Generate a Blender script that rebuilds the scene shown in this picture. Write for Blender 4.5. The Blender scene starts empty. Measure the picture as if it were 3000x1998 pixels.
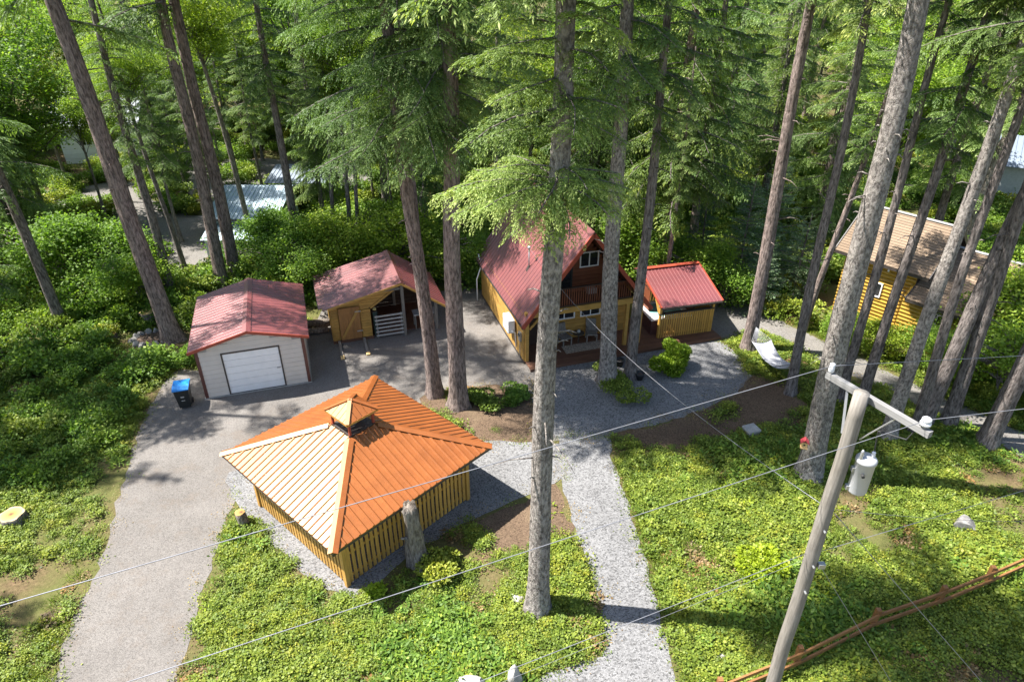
import bpy, math, random
import numpy as np
from mathutils import Vector, Matrix, Euler
R = math.radians
random.seed(7)
S = bpy.context.scene
C = S.collection
# ------------------------------------------------------------------ camera
cam = bpy.data.objects.new('camera', bpy.data.cameras.new('camera'))
C.objects.link(cam)
cam.location = (0, 0, 17)
cam.rotation_euler = (R(90 - 30.2), 0, 0)
cam.data.lens = 24
cam.data.sensor_width = 36
cam.data.clip_end = 4000
S.camera = cam
# ------------------------------------------------------------------ light
SUN_EL, SHADOW_AZ = 58.0, -6.6
sv = Vector((-math.cos(R(SUN_EL)) * math.cos(R(SHADOW_AZ)), -math.cos(R(SUN_EL)) * math.sin(R(SHADOW_AZ)), math.sin(R(SUN_EL))))
W = bpy.data.worlds.new('World')
S.world = W
W.use_nodes = True
nt = W.node_tree
nt.nodes.clear()
sky = nt.nodes.new('ShaderNodeTexSky')
sky.sky_type = 'NISHITA'
sky.sun_disc = False
sky.sun_elevation = R(SUN_EL)
sky.sun_rotation = math.atan2(sv.x, sv.y)
sky.air_density = 1.0
sky.dust_density = 1.2
bg = nt.nodes.new('ShaderNodeBackground')
bg.inputs['Strength'].default_value = 0.09
wo = nt.nodes.new('ShaderNodeOutputWorld')
nt.links.new(sky.outputs[0], bg.inputs[0])
nt.links.new(bg.outputs[0], wo.inputs[0])
sl = bpy.data.lights.new('sun', 'SUN')
sl.energy = 5.0
sl.angle = R(0.55)
sl.color = (1.0, 0.965, 0.91)
sun = bpy.data.objects.new('sun', sl)
C.objects.link(sun)
sun.rotation_euler = (-sv).to_track_quat('-Z', 'Y').to_euler()
sun.location = (-40, 5, 60)
S.view_settings.view_transform = 'Standard'
S.view_settings.look = 'None'
S.view_settings.exposure = 1.57
S.view_settings.gamma = 1
try:
    S.cycles.max_bounces = 8
    S.cycles.diffuse_bounces = 5
    S.cycles.glossy_bounces = 2
    S.cycles.transmission_bounces = 3
    S.cycles.transparent_max_bounces = 4
except Exception:
    pass

# ------------------------------------------------------------------ materials
def lin(c):
    return tuple(((x / 255) / 12.92 if x <= 10 else (((x / 255) + .055) / 1.055) ** 2.4) for x in c)

class MT:
    def __init__(s, name):
        s.m = bpy.data.materials.new(name)
        s.m.use_nodes = True
        s.t = s.m.node_tree
        s.b = s.t.nodes['Principled BSDF']
        s.out = s.t.nodes['Material Output']
    def n(s, typ, **kw):
        o = s.t.nodes.new(typ)
        for k, v in kw.items():
            if k.startswith('_'):
                setattr(o, k[1:], v)
            else:
                o.inputs[k.replace('__', ' ')].default_value = v
        return o
    def l(s, a, b):
        s.t.links.new(a, b)
    def coord(s, which='Object', scale=(1, 1, 1), rot=(0, 0, 0)):
        tc = s.n('ShaderNodeTexCoord')
        mp = s.n('ShaderNodeMapping')
        mp.inputs['Scale'].default_value = scale
        mp.inputs['Rotation'].default_value = rot
        s.l(tc.outputs[which], mp.inputs[0])
        return mp.outputs[0]
    def noise(s, vec, scale, detail=4, rough=.6):
        o = s.n('ShaderNodeTexNoise', Scale=scale, Detail=detail, Roughness=rough)
        s.l(vec, o.inputs['Vector'])
        return o.outputs['Fac']
    def ramp(s, fac, stops):
        o = s.n('ShaderNodeValToRGB')
        e = o.color_ramp.elements
        while len(e) < len(stops):
            e.new(.5)
        for i, (p, c) in enumerate(stops):
            e[i].position = p
            e[i].color = (*c, 1)
        s.l(fac, o.inputs[0])
        return o.outputs[0]
    def mix(s, fac, a, b, mode='MIX'):
        o = s.n('ShaderNodeMix', _data_type='RGBA', _blend_type=mode)
        for sock, v in ((o.inputs[0], fac), (o.inputs[6], a), (o.inputs[7], b)):
            if hasattr(v, 'is_linked') or isinstance(v, bpy.types.NodeSocket):
                s.l(v, sock)
            elif isinstance(v, (int, float)):
                sock.default_value = v
            else:
                sock.default_value = (*v, 1)
        return o.outputs[2]
    def bump(s, h, strength=.5, dist=.02):
        o = s.n('ShaderNodeBump', Strength=strength, Distance=dist)
        s.l(h, o.inputs['Height'])
        s.l(o.outputs[0], s.b.inputs['Normal'])
    def col(s, v):
        if isinstance(v, bpy.types.NodeSocket):
            s.l(v, s.b.inputs['Base Color'])
        else:
            s.b.inputs['Base Color'].default_value = (*v, 1)
        return s

def plain(name, c, rough=.6, metal=0, var=.15, scale=6, spec=.5, bump=0):
    k = MT(name)
    v = k.noise(k.coord(), scale, 5)
    lo = tuple(x * (1 - var) for x in c)
    hi = tuple(min(1, x * (1 + var)) for x in c)
    k.col(k.ramp(v, [(.3, lo), (.7, hi)]))
    k.b.inputs['Roughness'].default_value = rough
    k.b.inputs['Metallic'].default_value = metal
    k.b.inputs['Specular IOR Level'].default_value = spec
    if bump:
        k.bump(k.noise(k.coord(), scale * 6, 4), bump, .01)
    return k.m

def wood(name, c, axis=2, var=.35, rough=.6, rnd=.25):
    """stained wood with grain along one local axis and a shade of its own for each board"""
    k = MT(name)
    sc = [26, 26, 26]
    sc[axis] = 1.6
    v = k.noise(k.coord('Object', tuple(sc)), 1.0, 5, .65)
    oi = k.n('ShaderNodeObjectInfo')
    base = k.ramp(v, [(.25, tuple(x * (1 - var) for x in c)), (.75, tuple(min(1, x * (1 + var * .6)) for x in c))])
    shade = k.ramp(oi.outputs['Random'], [(0, (1 - rnd,) * 3), (1, (1.0,) * 3)])
    big = k.ramp(k.noise(k.coord('Object'), 2.2, 4), [(.3, (.8, .78, .75)), (.65, (1, 1, 1))])
    k.col(k.mix(1.0, k.mix(1.0, base, shade, 'MULTIPLY'), big, 'MULTIPLY'))
    k.b.inputs['Roughness'].default_value = rough
    k.bump(v, .3, .004)
    return k.m

def roofmetal(name, c, rough=.36, c2=None, coat=1.5, tint=(1, .97, .95, 1)):
    k = MT(name)
    oi = k.n('ShaderNodeObjectInfo')
    v = k.noise(k.coord('Object', (1, 1, 1)), 1.3, 6, .7)
    st = k.noise(k.coord('Object', (9, 9, 2)), 2, 4, .6)
    a = k.ramp(v, [(.3, tuple(x * .82 for x in c)), (.7, c2 or tuple(x * 1.1 for x in c))])
    dirt = k.ramp(k.noise(k.coord('Object', (1, 1, 1)), 7, 6, .8), [(.58, (1, 1, 1)), (.75, (.62, .60, .58))])
    a = k.mix(1.0, a, dirt, 'MULTIPLY')
    k.col(k.mix(1.0, a, k.ramp(oi.outputs['Random'], [(0, (.9,) * 3), (1, (1,) * 3)]), 'MULTIPLY'))
    rr = k.n('ShaderNodeMapRange')
    rr.inputs['To Min'].default_value = rough - .06
    rr.inputs['To Max'].default_value = rough + .1
    k.l(st, rr.inputs[0])
    k.l(rr.outputs[0], k.b.inputs['Roughness'])
    k.b.inputs['Specular IOR Level'].default_value = 1.0
    k.b.inputs['Specular Tint'].default_value = tint
    k.b.inputs['Coat Tint'].default_value = tint
    k.b.inputs['Coat Weight'].default_value = .75
    k.b.inputs['Coat Roughness'].default_value = rough * .95
    k.b.inputs['Coat IOR'].default_value = coat
    k.bump(k.noise(k.coord('Object'), 3, 3), .12, .02)
    return k.m

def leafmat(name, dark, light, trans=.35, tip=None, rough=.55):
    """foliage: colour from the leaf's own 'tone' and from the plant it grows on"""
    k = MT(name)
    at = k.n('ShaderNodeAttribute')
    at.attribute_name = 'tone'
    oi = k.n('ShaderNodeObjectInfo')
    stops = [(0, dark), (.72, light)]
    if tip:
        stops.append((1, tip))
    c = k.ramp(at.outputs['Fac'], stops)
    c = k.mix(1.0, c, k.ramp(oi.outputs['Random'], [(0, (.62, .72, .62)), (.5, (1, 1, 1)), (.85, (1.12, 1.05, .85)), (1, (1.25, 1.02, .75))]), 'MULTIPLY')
    k.col(c)
    k.b.inputs['Roughness'].default_value = rough
    k.b.inputs['Specular IOR Level'].default_value = .35
    tr = k.n('ShaderNodeBsdfTranslucent')
    k.l(k.mix(1.0, c, (1.15, 1.2, .55), 'MULTIPLY'), tr.inputs[0])
    mx = k.n('ShaderNodeMixShader')
    mx.inputs[0].default_value = trans
    k.l(k.b.outputs[0], mx.inputs[1])
    k.l(tr.outputs[0], mx.inputs[2])
    k.l(mx.outputs[0], k.out.inputs[0])
    return k.m

def barkmat(name, dark, light, lichen=.35, grain=(14, 14, 3.4)):
    k = MT(name)
    g = k.coord('Object', grain)
    f = k.noise(g, 1.0, 6, .7)
    f2 = k.noise(k.coord('Object', (5, 5, 3)), 2.2, 5, .7)
    c = k.ramp(f, [(.40, dark), (.60, light)])
    li = k.ramp(f2, [(.55, (0, 0, 0)), (.68, (lichen,) * 3)])
    c = k.mix(li, c, (.30, .30, .27))
    big = k.ramp(k.noise(k.coord('Object', (1, 1, .5)), .9, 3), [(.3, (.75, .72, .7)), (.7, (1.1, 1.08, 1.05))])
    k.col(k.mix(1.0, c, big, 'MULTIPLY'))
    k.b.inputs['Roughness'].default_value = .9
    k.b.inputs['Specular IOR Level'].default_value = .15
    k.bump(f, 1.0, .10)
    return k.m

def groundmat():
    k = MT('soil')
    v = k.coord('Object')
    a = k.noise(v, .35, 6, .65)
    b = k.noise(v, 9, 6, .7)
    c = k.noise(v, 55, 3, .6)
    col = k.ramp(b, [(.25, (.062, .044, .028)), (.5, (.145, .106, .067)), (.78, (.265, .203, .124))])
    lit = k.ramp(c, [(.35, (.6, .55, .5)), (.7, (1.2, 1.1, 1.0))])
    col = k.mix(1.0, col, lit, 'MULTIPLY')
    moss = k.ramp(a, [(.36, (0, 0, 0)), (.56, (.7,) * 3)])
    col = k.mix(moss, col, (.095, .115, .03))
    k.col(col)
    k.b.inputs['Roughness'].default_value = .95
    k.b.inputs['Specular IOR Level'].default_value = .1
    k.bump(b, .8, .05)
    return k.m

def gravelmat(name, base, stone=38, contrast=.5, warm=None, spec_dark=.3):
    k = MT(name)
    v = k.coord('Object')
    vo = k.n('ShaderNodeTexVoronoi', Scale=stone, Randomness=1.0)
    k.l(v, vo.inputs['Vector'])
    sep = k.n('ShaderNodeSeparateColor')
    k.l(vo.outputs['Color'], sep.inputs[0])
    col = k.ramp(sep.outputs[0], [(0, tuple(x * (1 - contrast) for x in base)), (.45, base), (1, tuple(min(.8, x * (1 + contrast * .6)) for x in base))])
    big = k.noise(v, .45, 7, .75)
    col = k.mix(1.0, col, k.ramp(big, [(.3, (.78, .77, .76)), (.7, (1.1, 1.09, 1.08))]), 'MULTIPLY')
    if warm:
        w = k.ramp(k.noise(v, .8, 6, .75), [(.52, (0, 0, 0)), (.72, (.6,) * 3)])
        col = k.mix(w, col, warm)
    dots = k.ramp(k.noise(v, 16, 3, .5), [(.28, (spec_dark,) * 3), (.40, (1, 1, 1))])
    col = k.mix(.55, col, k.mix(1.0, col, dots, 'MULTIPLY'))
    k.col(col)
    k.b.inputs['Roughness'].default_value = .95
    k.b.inputs['Specular IOR Level'].default_value = .15
    k.bump(vo.outputs['Distance'], .6, .03)
    return k.m

M = dict(
    soil=groundmat(),
    drive=gravelmat('drive_gravel', (.188, .174, .160), 45, .35, (.165, .13, .10), .55),
    gravel=gravelmat('crushed_gravel', (.190, .189, .189), 26, .55, None, .2),
    road=gravelmat('road_gravel', (.19, .178, .163), 30, .35, (.17, .153, .128)),
    barepatch=gravelmat('bare_soil', (.128, .088, .058), 30, .5, (.195, .146, .088), .5),
    needle=leafmat('hemlock_needles', (.045, .088, .02), (.19, .285, .07), .36, (.42, .52, .18)),
    needle_dark=leafmat('cedar_needles', (.03, .065, .014), (.125, .20, .04), .36, (.28, .36, .085)),
    needle_blue=leafmat('fir_needles', (.06, .12, .06), (.18, .275, .145), .33, (.34, .44, .24)),
    leaf=leafmat('maple_leaves', (.085, .165, .018), (.24, .37, .048), .5, (.43, .55, .095)),
    leafy=leafmat('shrub_leaves', (.05, .105, .016), (.17, .28, .042), .42, (.34, .46, .08)),
    lime=leafmat('lime_leaves', (.12, .19, .012), (.26, .36, .022), .4, (.39, .48, .04)),
    cover=leafmat('salal_leaves', (.045, .078, .012), (.205, .27, .036), .34, (.40, .45, .085)),
    dry=leafmat('dry_leaves', (.10, .06, .03), (.24, .16, .07), .2, (.34, .26, .12)),
    bark_grey=barkmat('grey_bark', (.12, .106, .098), (.42, .385, .355), .7, (13, 13, 6.5)),
    bark_brown=barkmat('brown_bark', (.105, .082, .074), (.36, .288, .26), .35),
    bark_dark=barkmat('dark_bark', (.085, .073, .069), (.30, .262, .246), .4),
    bark_pale=barkmat('pale_bark', (.13, .11, .095), (.36, .32, .275), .5),
    orange=roofmetal('orange_roof_metal', (.28, .080, .024), .41, (.335, .104, .034), 1.5, (1.0, .91, .60, 1)),
    red=roofmetal('red_roof_metal', (.155, .028, .031), .45, (.20, .040, .040), 1.75),
    redtrim=plain('red_trim', (.30, .055, .03), .45),
    brown_trim=plain('brown_trim', (.11, .04, .03), .5),
    dark_trim=plain('dark_trim', (.05, .04, .035), .5),
    siding=plain('beige_siding', (.60, .54, .475), .55, 0, .06, 2),
    white=plain('white_paint', (.84, .83, .82), .5, 0, .05, 3),
    offwhite=plain('weathered_white', (.36, .345, .32), .7, 0, .2, 5),
    slat=wood('cedar_slat', (.64, .36, .075), 2),
    gold=wood('golden_boards', (.56, .31, .07), 0, .3),
    goldy=wood('golden_boards_lengthwise', (.56, .32, .075), 1, .3),
    doorwood=wood('plank_door_wood', (.42, .20, .06), 2),
    brownwood=wood('brown_deck_wood', (.16, .075, .045), 0, .3),
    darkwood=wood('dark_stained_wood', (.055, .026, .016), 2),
    redwood=wood('red_stained_boards', (.22, .065, .025), 0, .3),
    yellow=wood('yellow_log_siding', (.50, .29, .028), 0, .2, .55, .12),
    fence=wood('fence_wood', (.32, .145, .05), 0, .35),
    greywood=wood('weathered_grey_wood', (.25, .225, .195), 2, .5, .85, .15),
    armwood=wood('crossarm_wood', (.25, .245, .24), 0, .35, .8, .1),
    cutwood=plain('cut_wood', (.62, .42, .18), .8, 0, .3, 9),
    glass=plain('window_glass', (.02, .022, .025), .08, 0, .1, 3, .8),
    black=plain('black_plastic', (.018, .02, .02), .45),
    blue=plain('blue_plastic', (.015, .22, .62), .45, 0, .08),
    steel=plain('galvanised_steel', (.45, .46, .47), .4, .7),
    tank=plain('transformer_paint', (.46, .46, .465), .45, 0, .06, 4),
    porcelain=plain('porcelain', (.70, .71, .73), .2),
    rubber=plain('dark_rubber', (.03, .03, .03), .7),
    rock=plain('grey_rock', (.20, .19, .18), .9, 0, .45, 5, .2, .8),
    palerock=plain('pale_rock', (.34, .32, .295), .9, 0, .35, 4, .2, .8),
    rope=plain('white_cord', (.33, .33, .35), .8),
    wire=plain('aluminium_wire', (.24, .24, .26), .5, .3),
    water=plain('pool_water', (.25, .55, .52), .08, 0, .1, 3, .6),
    tubshell=plain('tub_shell', (.75, .73, .72), .3),
    maroon=plain('tub_cabinet', (.10, .045, .04), .5),
    bluemetal=roofmetal('pale_blue_roof_metal', (.36, .48, .56), .6, None, 1.2),
    greyroof=roofmetal('grey_blue_roof_metal', (.17, .22, .28), .6, None, 1.2),
    greywall=plain('grey_wall', (.40, .41, .42), .7),
    teal=plain('teal_plastic', (.03, .32, .36), .5),
    concrete=plain('concrete', (.34, .33, .31), .9, 0, .2, 6, .2, .4),
    birdred=plain('bird_house_red', (.50, .06, .07), .6),
    rug=plain('patterned_rug', (.30, .24, .18), .95, 0, .7, 14),
    ash=plain('fire_ash', (.09, .065, .05), .95, 0, .5, 9, .1, .6),
)
def shinglemat():
    k = MT('brown_shingles')
    oi = k.n('ShaderNodeObjectInfo')
    br = k.n('ShaderNodeTexBrick', Scale=1.0)
    br.inputs['Brick Width'].default_value = .3
    br.inputs['Row Height'].default_value = 5.0
    br.inputs['Mortar Size'].default_value = .006
    br.inputs['Color1'].default_value = (.22, .155, .10, 1)
    br.inputs['Color2'].default_value = (.29, .21, .14, 1)
    br.inputs['Mortar'].default_value = (.13, .09, .07, 1)
    k.l(k.coord('Object'), br.inputs['Vector'])
    n = k.ramp(k.noise(k.coord('Object'), 30, 4, .7), [(.3, (.7,) * 3), (.7, (1.15,) * 3)])
    c = k.mix(1.0, br.outputs[0], n, 'MULTIPLY')
    k.col(k.mix(1.0, c, k.ramp(oi.outputs['Random'], [(0, (.85,) * 3), (1, (1.05,) * 3)]), 'MULTIPLY'))
    k.b.inputs['Roughness'].default_value = .9
    return k.m
M['shingle'] = shinglemat()

# ------------------------------------------------------------------ mesh helpers
class MB:
    def __init__(s):
        s.v = []
        s.f = []
    def box(s, x0, x1, y0, y1, z0, z1):
        i = len(s.v)
        s.v += [(x0, y0, z0), (x1, y0, z0), (x1, y1, z0), (x0, y1, z0), (x0, y0, z1), (x1, y0, z1), (x1, y1, z1), (x0, y1, z1)]
        s.f += [tuple(i + j for j in q) for q in ((0, 3, 2, 1), (4, 5, 6, 7), (0, 1, 5, 4), (1, 2, 6, 5), (2, 3, 7, 6), (3, 0, 4, 7))]
        return s
    def beam(s, p, q, w, h, up=(0, 0, 1)):
        p, q = Vector(p), Vector(q)
        d = (q - p).normalized()
        u = Vector(up)
        a = d.cross(u)
        if a.length < 1e-4:
            a = d.cross(Vector((1, 0, 0)))
        a.normalize()
        b = a.cross(d).normalized()
        i = len(s.v)
        for c in (p, q):
            for sa, sb in ((-1, -1), (1, -1), (1, 1), (-1, 1)):
                s.v.append(tuple(c + a * sa * w / 2 + b * sb * h / 2))
        s.f += [tuple(i + j for j in t) for t in ((0, 1, 2, 3), (7, 6, 5, 4), (0, 4, 5, 1), (1, 5, 6, 2), (2, 6, 7, 3), (3, 7, 4, 0))]
        return s
    def prism(s, pts, ext):
        """polygon extruded by a vector"""
        n = len(pts)
        i = len(s.v)
        e = Vector(ext)
        s.v += [tuple(p) for p in pts] + [tuple(Vector(p) + e) for p in pts]
        s.f.append(tuple(i + j for j in range(n)))
        s.f.append(tuple(i + n + j for j in reversed(range(n))))
        for j in range(n):
            k = (j + 1) % n
            s.f.append((i + j, i + n + j, i + n + k, i + k))
        return s
    def tube(s, pts, rad, sides=8, cap=True):
        pts = [Vector(p) for p in pts]
        if not hasattr(rad, '__len__'):
            rad = [rad] * len(pts)
        i = len(s.v)
        a = None
        for k, p in enumerate(pts):
            d = (pts[min(k + 1, len(pts) - 1)] - pts[max(k - 1, 0)]).normalized()
            if a is None:
                a = d.cross(Vector((0, 0, 1)))
                if a.length < 1e-3:
                    a = d.cross(Vector((0, 1, 0)))
            a = (a - d * a.dot(d)).normalized()
            b = d.cross(a)
            for j in range(sides):
                t = 2 * math.pi * j / sides
                s.v.append(tuple(p + (a * math.cos(t) + b * math.sin(t)) * rad[k]))
        for k in range(len(pts) - 1):
            for j in range(sides):
                m = (j + 1) % sides
                s.f.append((i + k * sides + j, i + k * sides + m, i + (k + 1) * sides + m, i + (k + 1) * sides + j))
        if cap:
            s.f.append(tuple(i + j for j in reversed(range(sides))))
            s.f.append(tuple(i + (len(pts) - 1) * sides + j for j in range(sides)))
        return s
    def lathe(s, prof, sides=16, ctr=(0, 0, 0)):
        i = len(s.v)
        for r, z in prof:
            for j in range(sides):
                t = 2 * math.pi * j / sides
                s.v.append((ctr[0] + r * math.cos(t), ctr[1] + r * math.sin(t), ctr[2] + z))
        for k in range(len(prof) - 1):
            for j in range(sides):
                m = (j + 1) % sides
                s.f.append((i + k * sides + j, i + k * sides + m, i + (k + 1) * sides + m, i + (k + 1) * sides + j))
        s.f.append(tuple(i + j for j in reversed(range(sides))))
        s.f.append(tuple(i + (len(prof) - 1) * sides + j for j in range(sides)))
        return s
    def mesh(s, name, mat, smooth=False):
        me = bpy.data.meshes.new(name)
        me.from_pydata(s.v, [], s.f)
        if isinstance(mat, str):
            mat = M[mat]
        me.materials.append(mat)
        if smooth:
            me.polygons.foreach_set('use_smooth', [True] * len(me.polygons))
        me.update()
        return me

def link(name, me, parent=None, loc=(0, 0, 0), rot=(0, 0, 0), scale=(1, 1, 1)):
    o = bpy.data.objects.new(name, me)
    C.objects.link(o)
    o.parent = parent
    o.location = loc
    o.rotation_euler = rot
    o.scale = scale
    return o
def part(name, mb, mat, parent, smooth=False, label=None):
    o = link(name, mb.mesh(name, mat, smooth), parent)
    if label:
        o['label'] = label
    return o
def tag(o, label, cat, group=None):
    o['label'] = label
    o['category'] = cat
    if group:
        o['group'] = group
    return o
def thing(name, label, cat, loc=(0, 0, 0), rz=0, group=None):
    return tag(link(name, None, None, loc, (0, 0, rz)), label, cat, group)
def struct(name, mb, mat):
    o = link(name, mb.mesh(name, mat))
    o['kind'] = 'structure'
    return o
def bx(*a):
    return MB().box(*a)

def npmesh(name, verts, quads, mats, matidx=None, tone=None):
    me = bpy.data.meshes.new(name)
    n, q = len(verts), len(quads)
    me.vertices.add(n)
    me.vertices.foreach_set('co', np.ascontiguousarray(verts, np.float32).ravel())
    me.loops.add(q * 4)
    me.loops.foreach_set('vertex_index', np.ascontiguousarray(quads, np.int32).ravel())
    me.polygons.add(q)
    me.polygons.foreach_set('loop_start', np.arange(0, q * 4, 4, dtype=np.int32))
    for m in mats:
        me.materials.append(M[m])
    if matidx is not None:
        me.polygons.foreach_set('material_index', np.ascontiguousarray(matidx, np.int32))
    if tone is not None:
        a = me.attributes.new('tone', 'FLOAT', 'POINT')
        a.data.foreach_set('value', np.ascontiguousarray(tone, np.float32))
    me.update(calc_edges=True)
    return me

# ------------------------------------------------------------------ ground, roads and paths
def sheet(name, poly, z, mat, wob=.12, seed=0, sub=6):
    rng = random.Random(seed)
    pts = []
    n = len(poly)
    for i in range(n):
        a, b = Vector(poly[i]), Vector(poly[(i + 1) % n])
        k = max(1, min(14, int((b - a).length / .35)))
        for j in range(k):
            p = a.lerp(b, j / k)
            pts.append((p.x + rng.uniform(-wob, wob), p.y + rng.uniform(-wob, wob), z))
    import bmesh
    bm = bmesh.new()
    f = bm.faces.new([bm.verts.new(p) for p in pts])
    bmesh.ops.triangulate(bm, faces=[f])
    me = bpy.data.meshes.new(name)
    bm.normal_update()
    for f in bm.faces:
        if f.normal.z < 0:
            f.normal_flip()
    bm.to_mesh(me)
    bm.free()
    me.materials.append(M[mat])
    o = link(name, me)
    o['kind'] = 'structure'
    return o
g = MB()
g.v = [(-2000, -300, 0), (2000, -300, 0), (2000, 3500, 0), (-2000, 3500, 0)]
g.f = [(0, 1, 2, 3)]
struct('ground', g, 'soil')
DRIVE = [(-12.0, 7.5), (-12.25, 11.15), (-12.82, 13.46), (-13.12, 15.27), (-13.81, 17.59), (-14.5, 20.13), (-15.19, 22.3), (-15.65, 25.32), (-15.4, 26.6), (-13.2, 26.4), (-13.5, 27.5), (-10, 30.4), (-10.2, 33.0), (-9.0, 33.2), (-4.8, 34.6), (-1.92, 35.35), (1.2, 28.0), (4.72, 28.54), (6.91, 28.95), (10.13, 29.82), (10.84, 27.73), (10.87, 26.13), (9.76, 24.63), (7.72, 23.26), (5.75, 22.45), (4.12, 21.96), (1.86, 21.45), (0.99, 21.05), (0.91, 24.63), (-0.72, 25.32), (-2.64, 25.14), (-4.09, 24.3), (-3.56, 22.89), (-2.21, 21.73), (-0.8, 21.05), (-4.36, 18.69), (-9.79, 18.92), (-9.79, 17.59), (-9.52, 15.27), (-9.29, 13.16), (-8.95, 11.15), (-8.4, 7.5)]
PAD = [(-10.6, 19.4), (-10.03, 18.24), (-8.83, 16.97), (-7.59, 15.78), (-5.8, 14.22), (-4.79, 13.8), (-4.12, 14.5), (-3.06, 15.72), (-1.72, 16.87), (-1.01, 17.38), (-0.11, 17.91), (0.91, 18.47), (1.81, 19.16), (1.93, 21.18), (-0.81, 21.32), (-6.57, 21.73)]
PATH = [(1.87, 21.59), (1.78, 19.16), (2.0, 17.38), (2.33, 15.27), (2.6, 13.61), (2.63, 12.3), (2.44, 11.89), (1.34, 11.56), (0.56, 11.15), (-0.6, 10.0), (-0.6, 7.5), (4.9, 7.5), (4.7, 10.29), (4.44, 11.15), (4.32, 12.86), (4.31, 15.09), (4.04, 18.02), (3.8, 20.39), (3.88, 21.73)]
COURT = [(1.2, 28.0), (4.72, 28.54), (6.91, 28.95), (10.13, 29.82), (10.84, 27.73), (10.87, 26.13), (9.76, 24.63), (7.72, 23.26), (5.75, 22.45), (4.12, 21.96), (3.85, 21.5), (1.86, 21.5), (1.2, 22.4), (.95, 24.6)]
ROAD = [(9.9, 29.6), (10.3, 33.9), (12.55, 33.69), (13.95, 31.43), (15.47, 28.95), (16.7, 27.41), (17.74, 25.77), (18.99, 24.14), (20.06, 22.53), (26, 15.5), (24.5, 13.5), (20.06, 19.88), (18.69, 21.73), (17.45, 23.35), (16.38, 24.97), (15.12, 26.57), (13.82, 28.54), (12.45, 30.26), (11.2, 29.6)]
FAR1 = [(-29.7, 61.34), (-24.55, 62.35), (-12, 60.92), (-11, 53.5), (-19.93, 51.0), (-24.51, 49.2)]
FAR2 = [(-39, 52.0), (-31.69, 55.71), (-27, 50.2), (-24, 47), (-33.15, 46.5)]
FAR3 = [(-30.07, 47.77), (-20.4, 47.5), (-18.4, 37.5), (-22.02, 38.9), (-27.83, 43.46)]
SOIL1 = [(-4.18, 24.3), (-2.64, 25.14), (-0.72, 25.32), (1.01, 24.8), (0.98, 20.91), (-0.8, 21.18), (-2.4, 21.87), (-3.66, 23.04)]
SOIL2 = [(4.1, 21.6), (7.71, 23.2), (10.69, 25.84), (12.77, 27.33), (12.86, 24.8), (11.79, 22.6), (9.19, 21.6), (5.53, 20.7)]
sheet('bare_soil', SOIL2, .004, 'barepatch', .15, 3)
sheet('bare_soil', SOIL1, .004, 'barepatch', .1, 4)
sheet('bare_soil', [(-1.2, 16.9), (1.6, 18.9), (2.1, 16.4), (1.0, 15.2), (-.5, 15.8)], .004, 'barepatch', .15, 5)
sheet('bare_soil', [(12.2, 10.6), (13.2, 12.2), (15.6, 13.2), (18, 13.4), (18, 10)], .004, 'barepatch', .2, 15)
sheet('driveway', DRIVE, .008, 'drive', .1, 1)
sheet('gravel_court', COURT, .012, 'gravel', .1, 8)
sheet('gravel_pad', PAD, .016, 'gravel', .08, 2)
sheet('gravel_path', PATH, .020, 'gravel', .07, 6)
sheet('road', ROAD, .008, 'road', .12, 7)
sheet('far_yard', FAR1, .006, 'road', .4, 9)
sheet('far_track', FAR2, .006, 'road', .4, 10)
sheet('far_parking', FAR3, .010, 'road', .4, 11)

# ------------------------------------------------------------------ roofs
def slope_panels(root, e0, e1, r0, mat, n, rib=.03, name='roof_panel', thick=.03):
    """n alike ribbed metal panels between eave e0-e1 and a ridge that starts at r0"""
    e0, e1, r0 = Vector(e0), Vector(e1), Vector(r0)
    w = (e1 - e0).length / n
    e = (e1 - e0).normalized()
    s = r0 - e0
    nn = e.cross(s).normalized()
    if nn.z < 0:
        nn = -nn
    prof = [(0, 0), (w * .70, 0), (w * .76, rib), (w * .92, rib), (w * .985, 0), (w * .985, -thick), (0, -thick)]
    mb = MB()
    for base in (Vector(), s):
        for a, h in prof:
            mb.v.append(tuple(base + e * a + nn * h))
    k = len(prof)
    for j in range(k):
        m = (j + 1) % k
        mb.f.append((j, m, k + m, k + j))
    mb.f += [tuple(reversed(range(k))), tuple(range(k, 2 * k))]
    me = mb.mesh(name, mat)
    for i in range(n):
        link(name, me, root, e0 + e * (w * i))
    return nn

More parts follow.
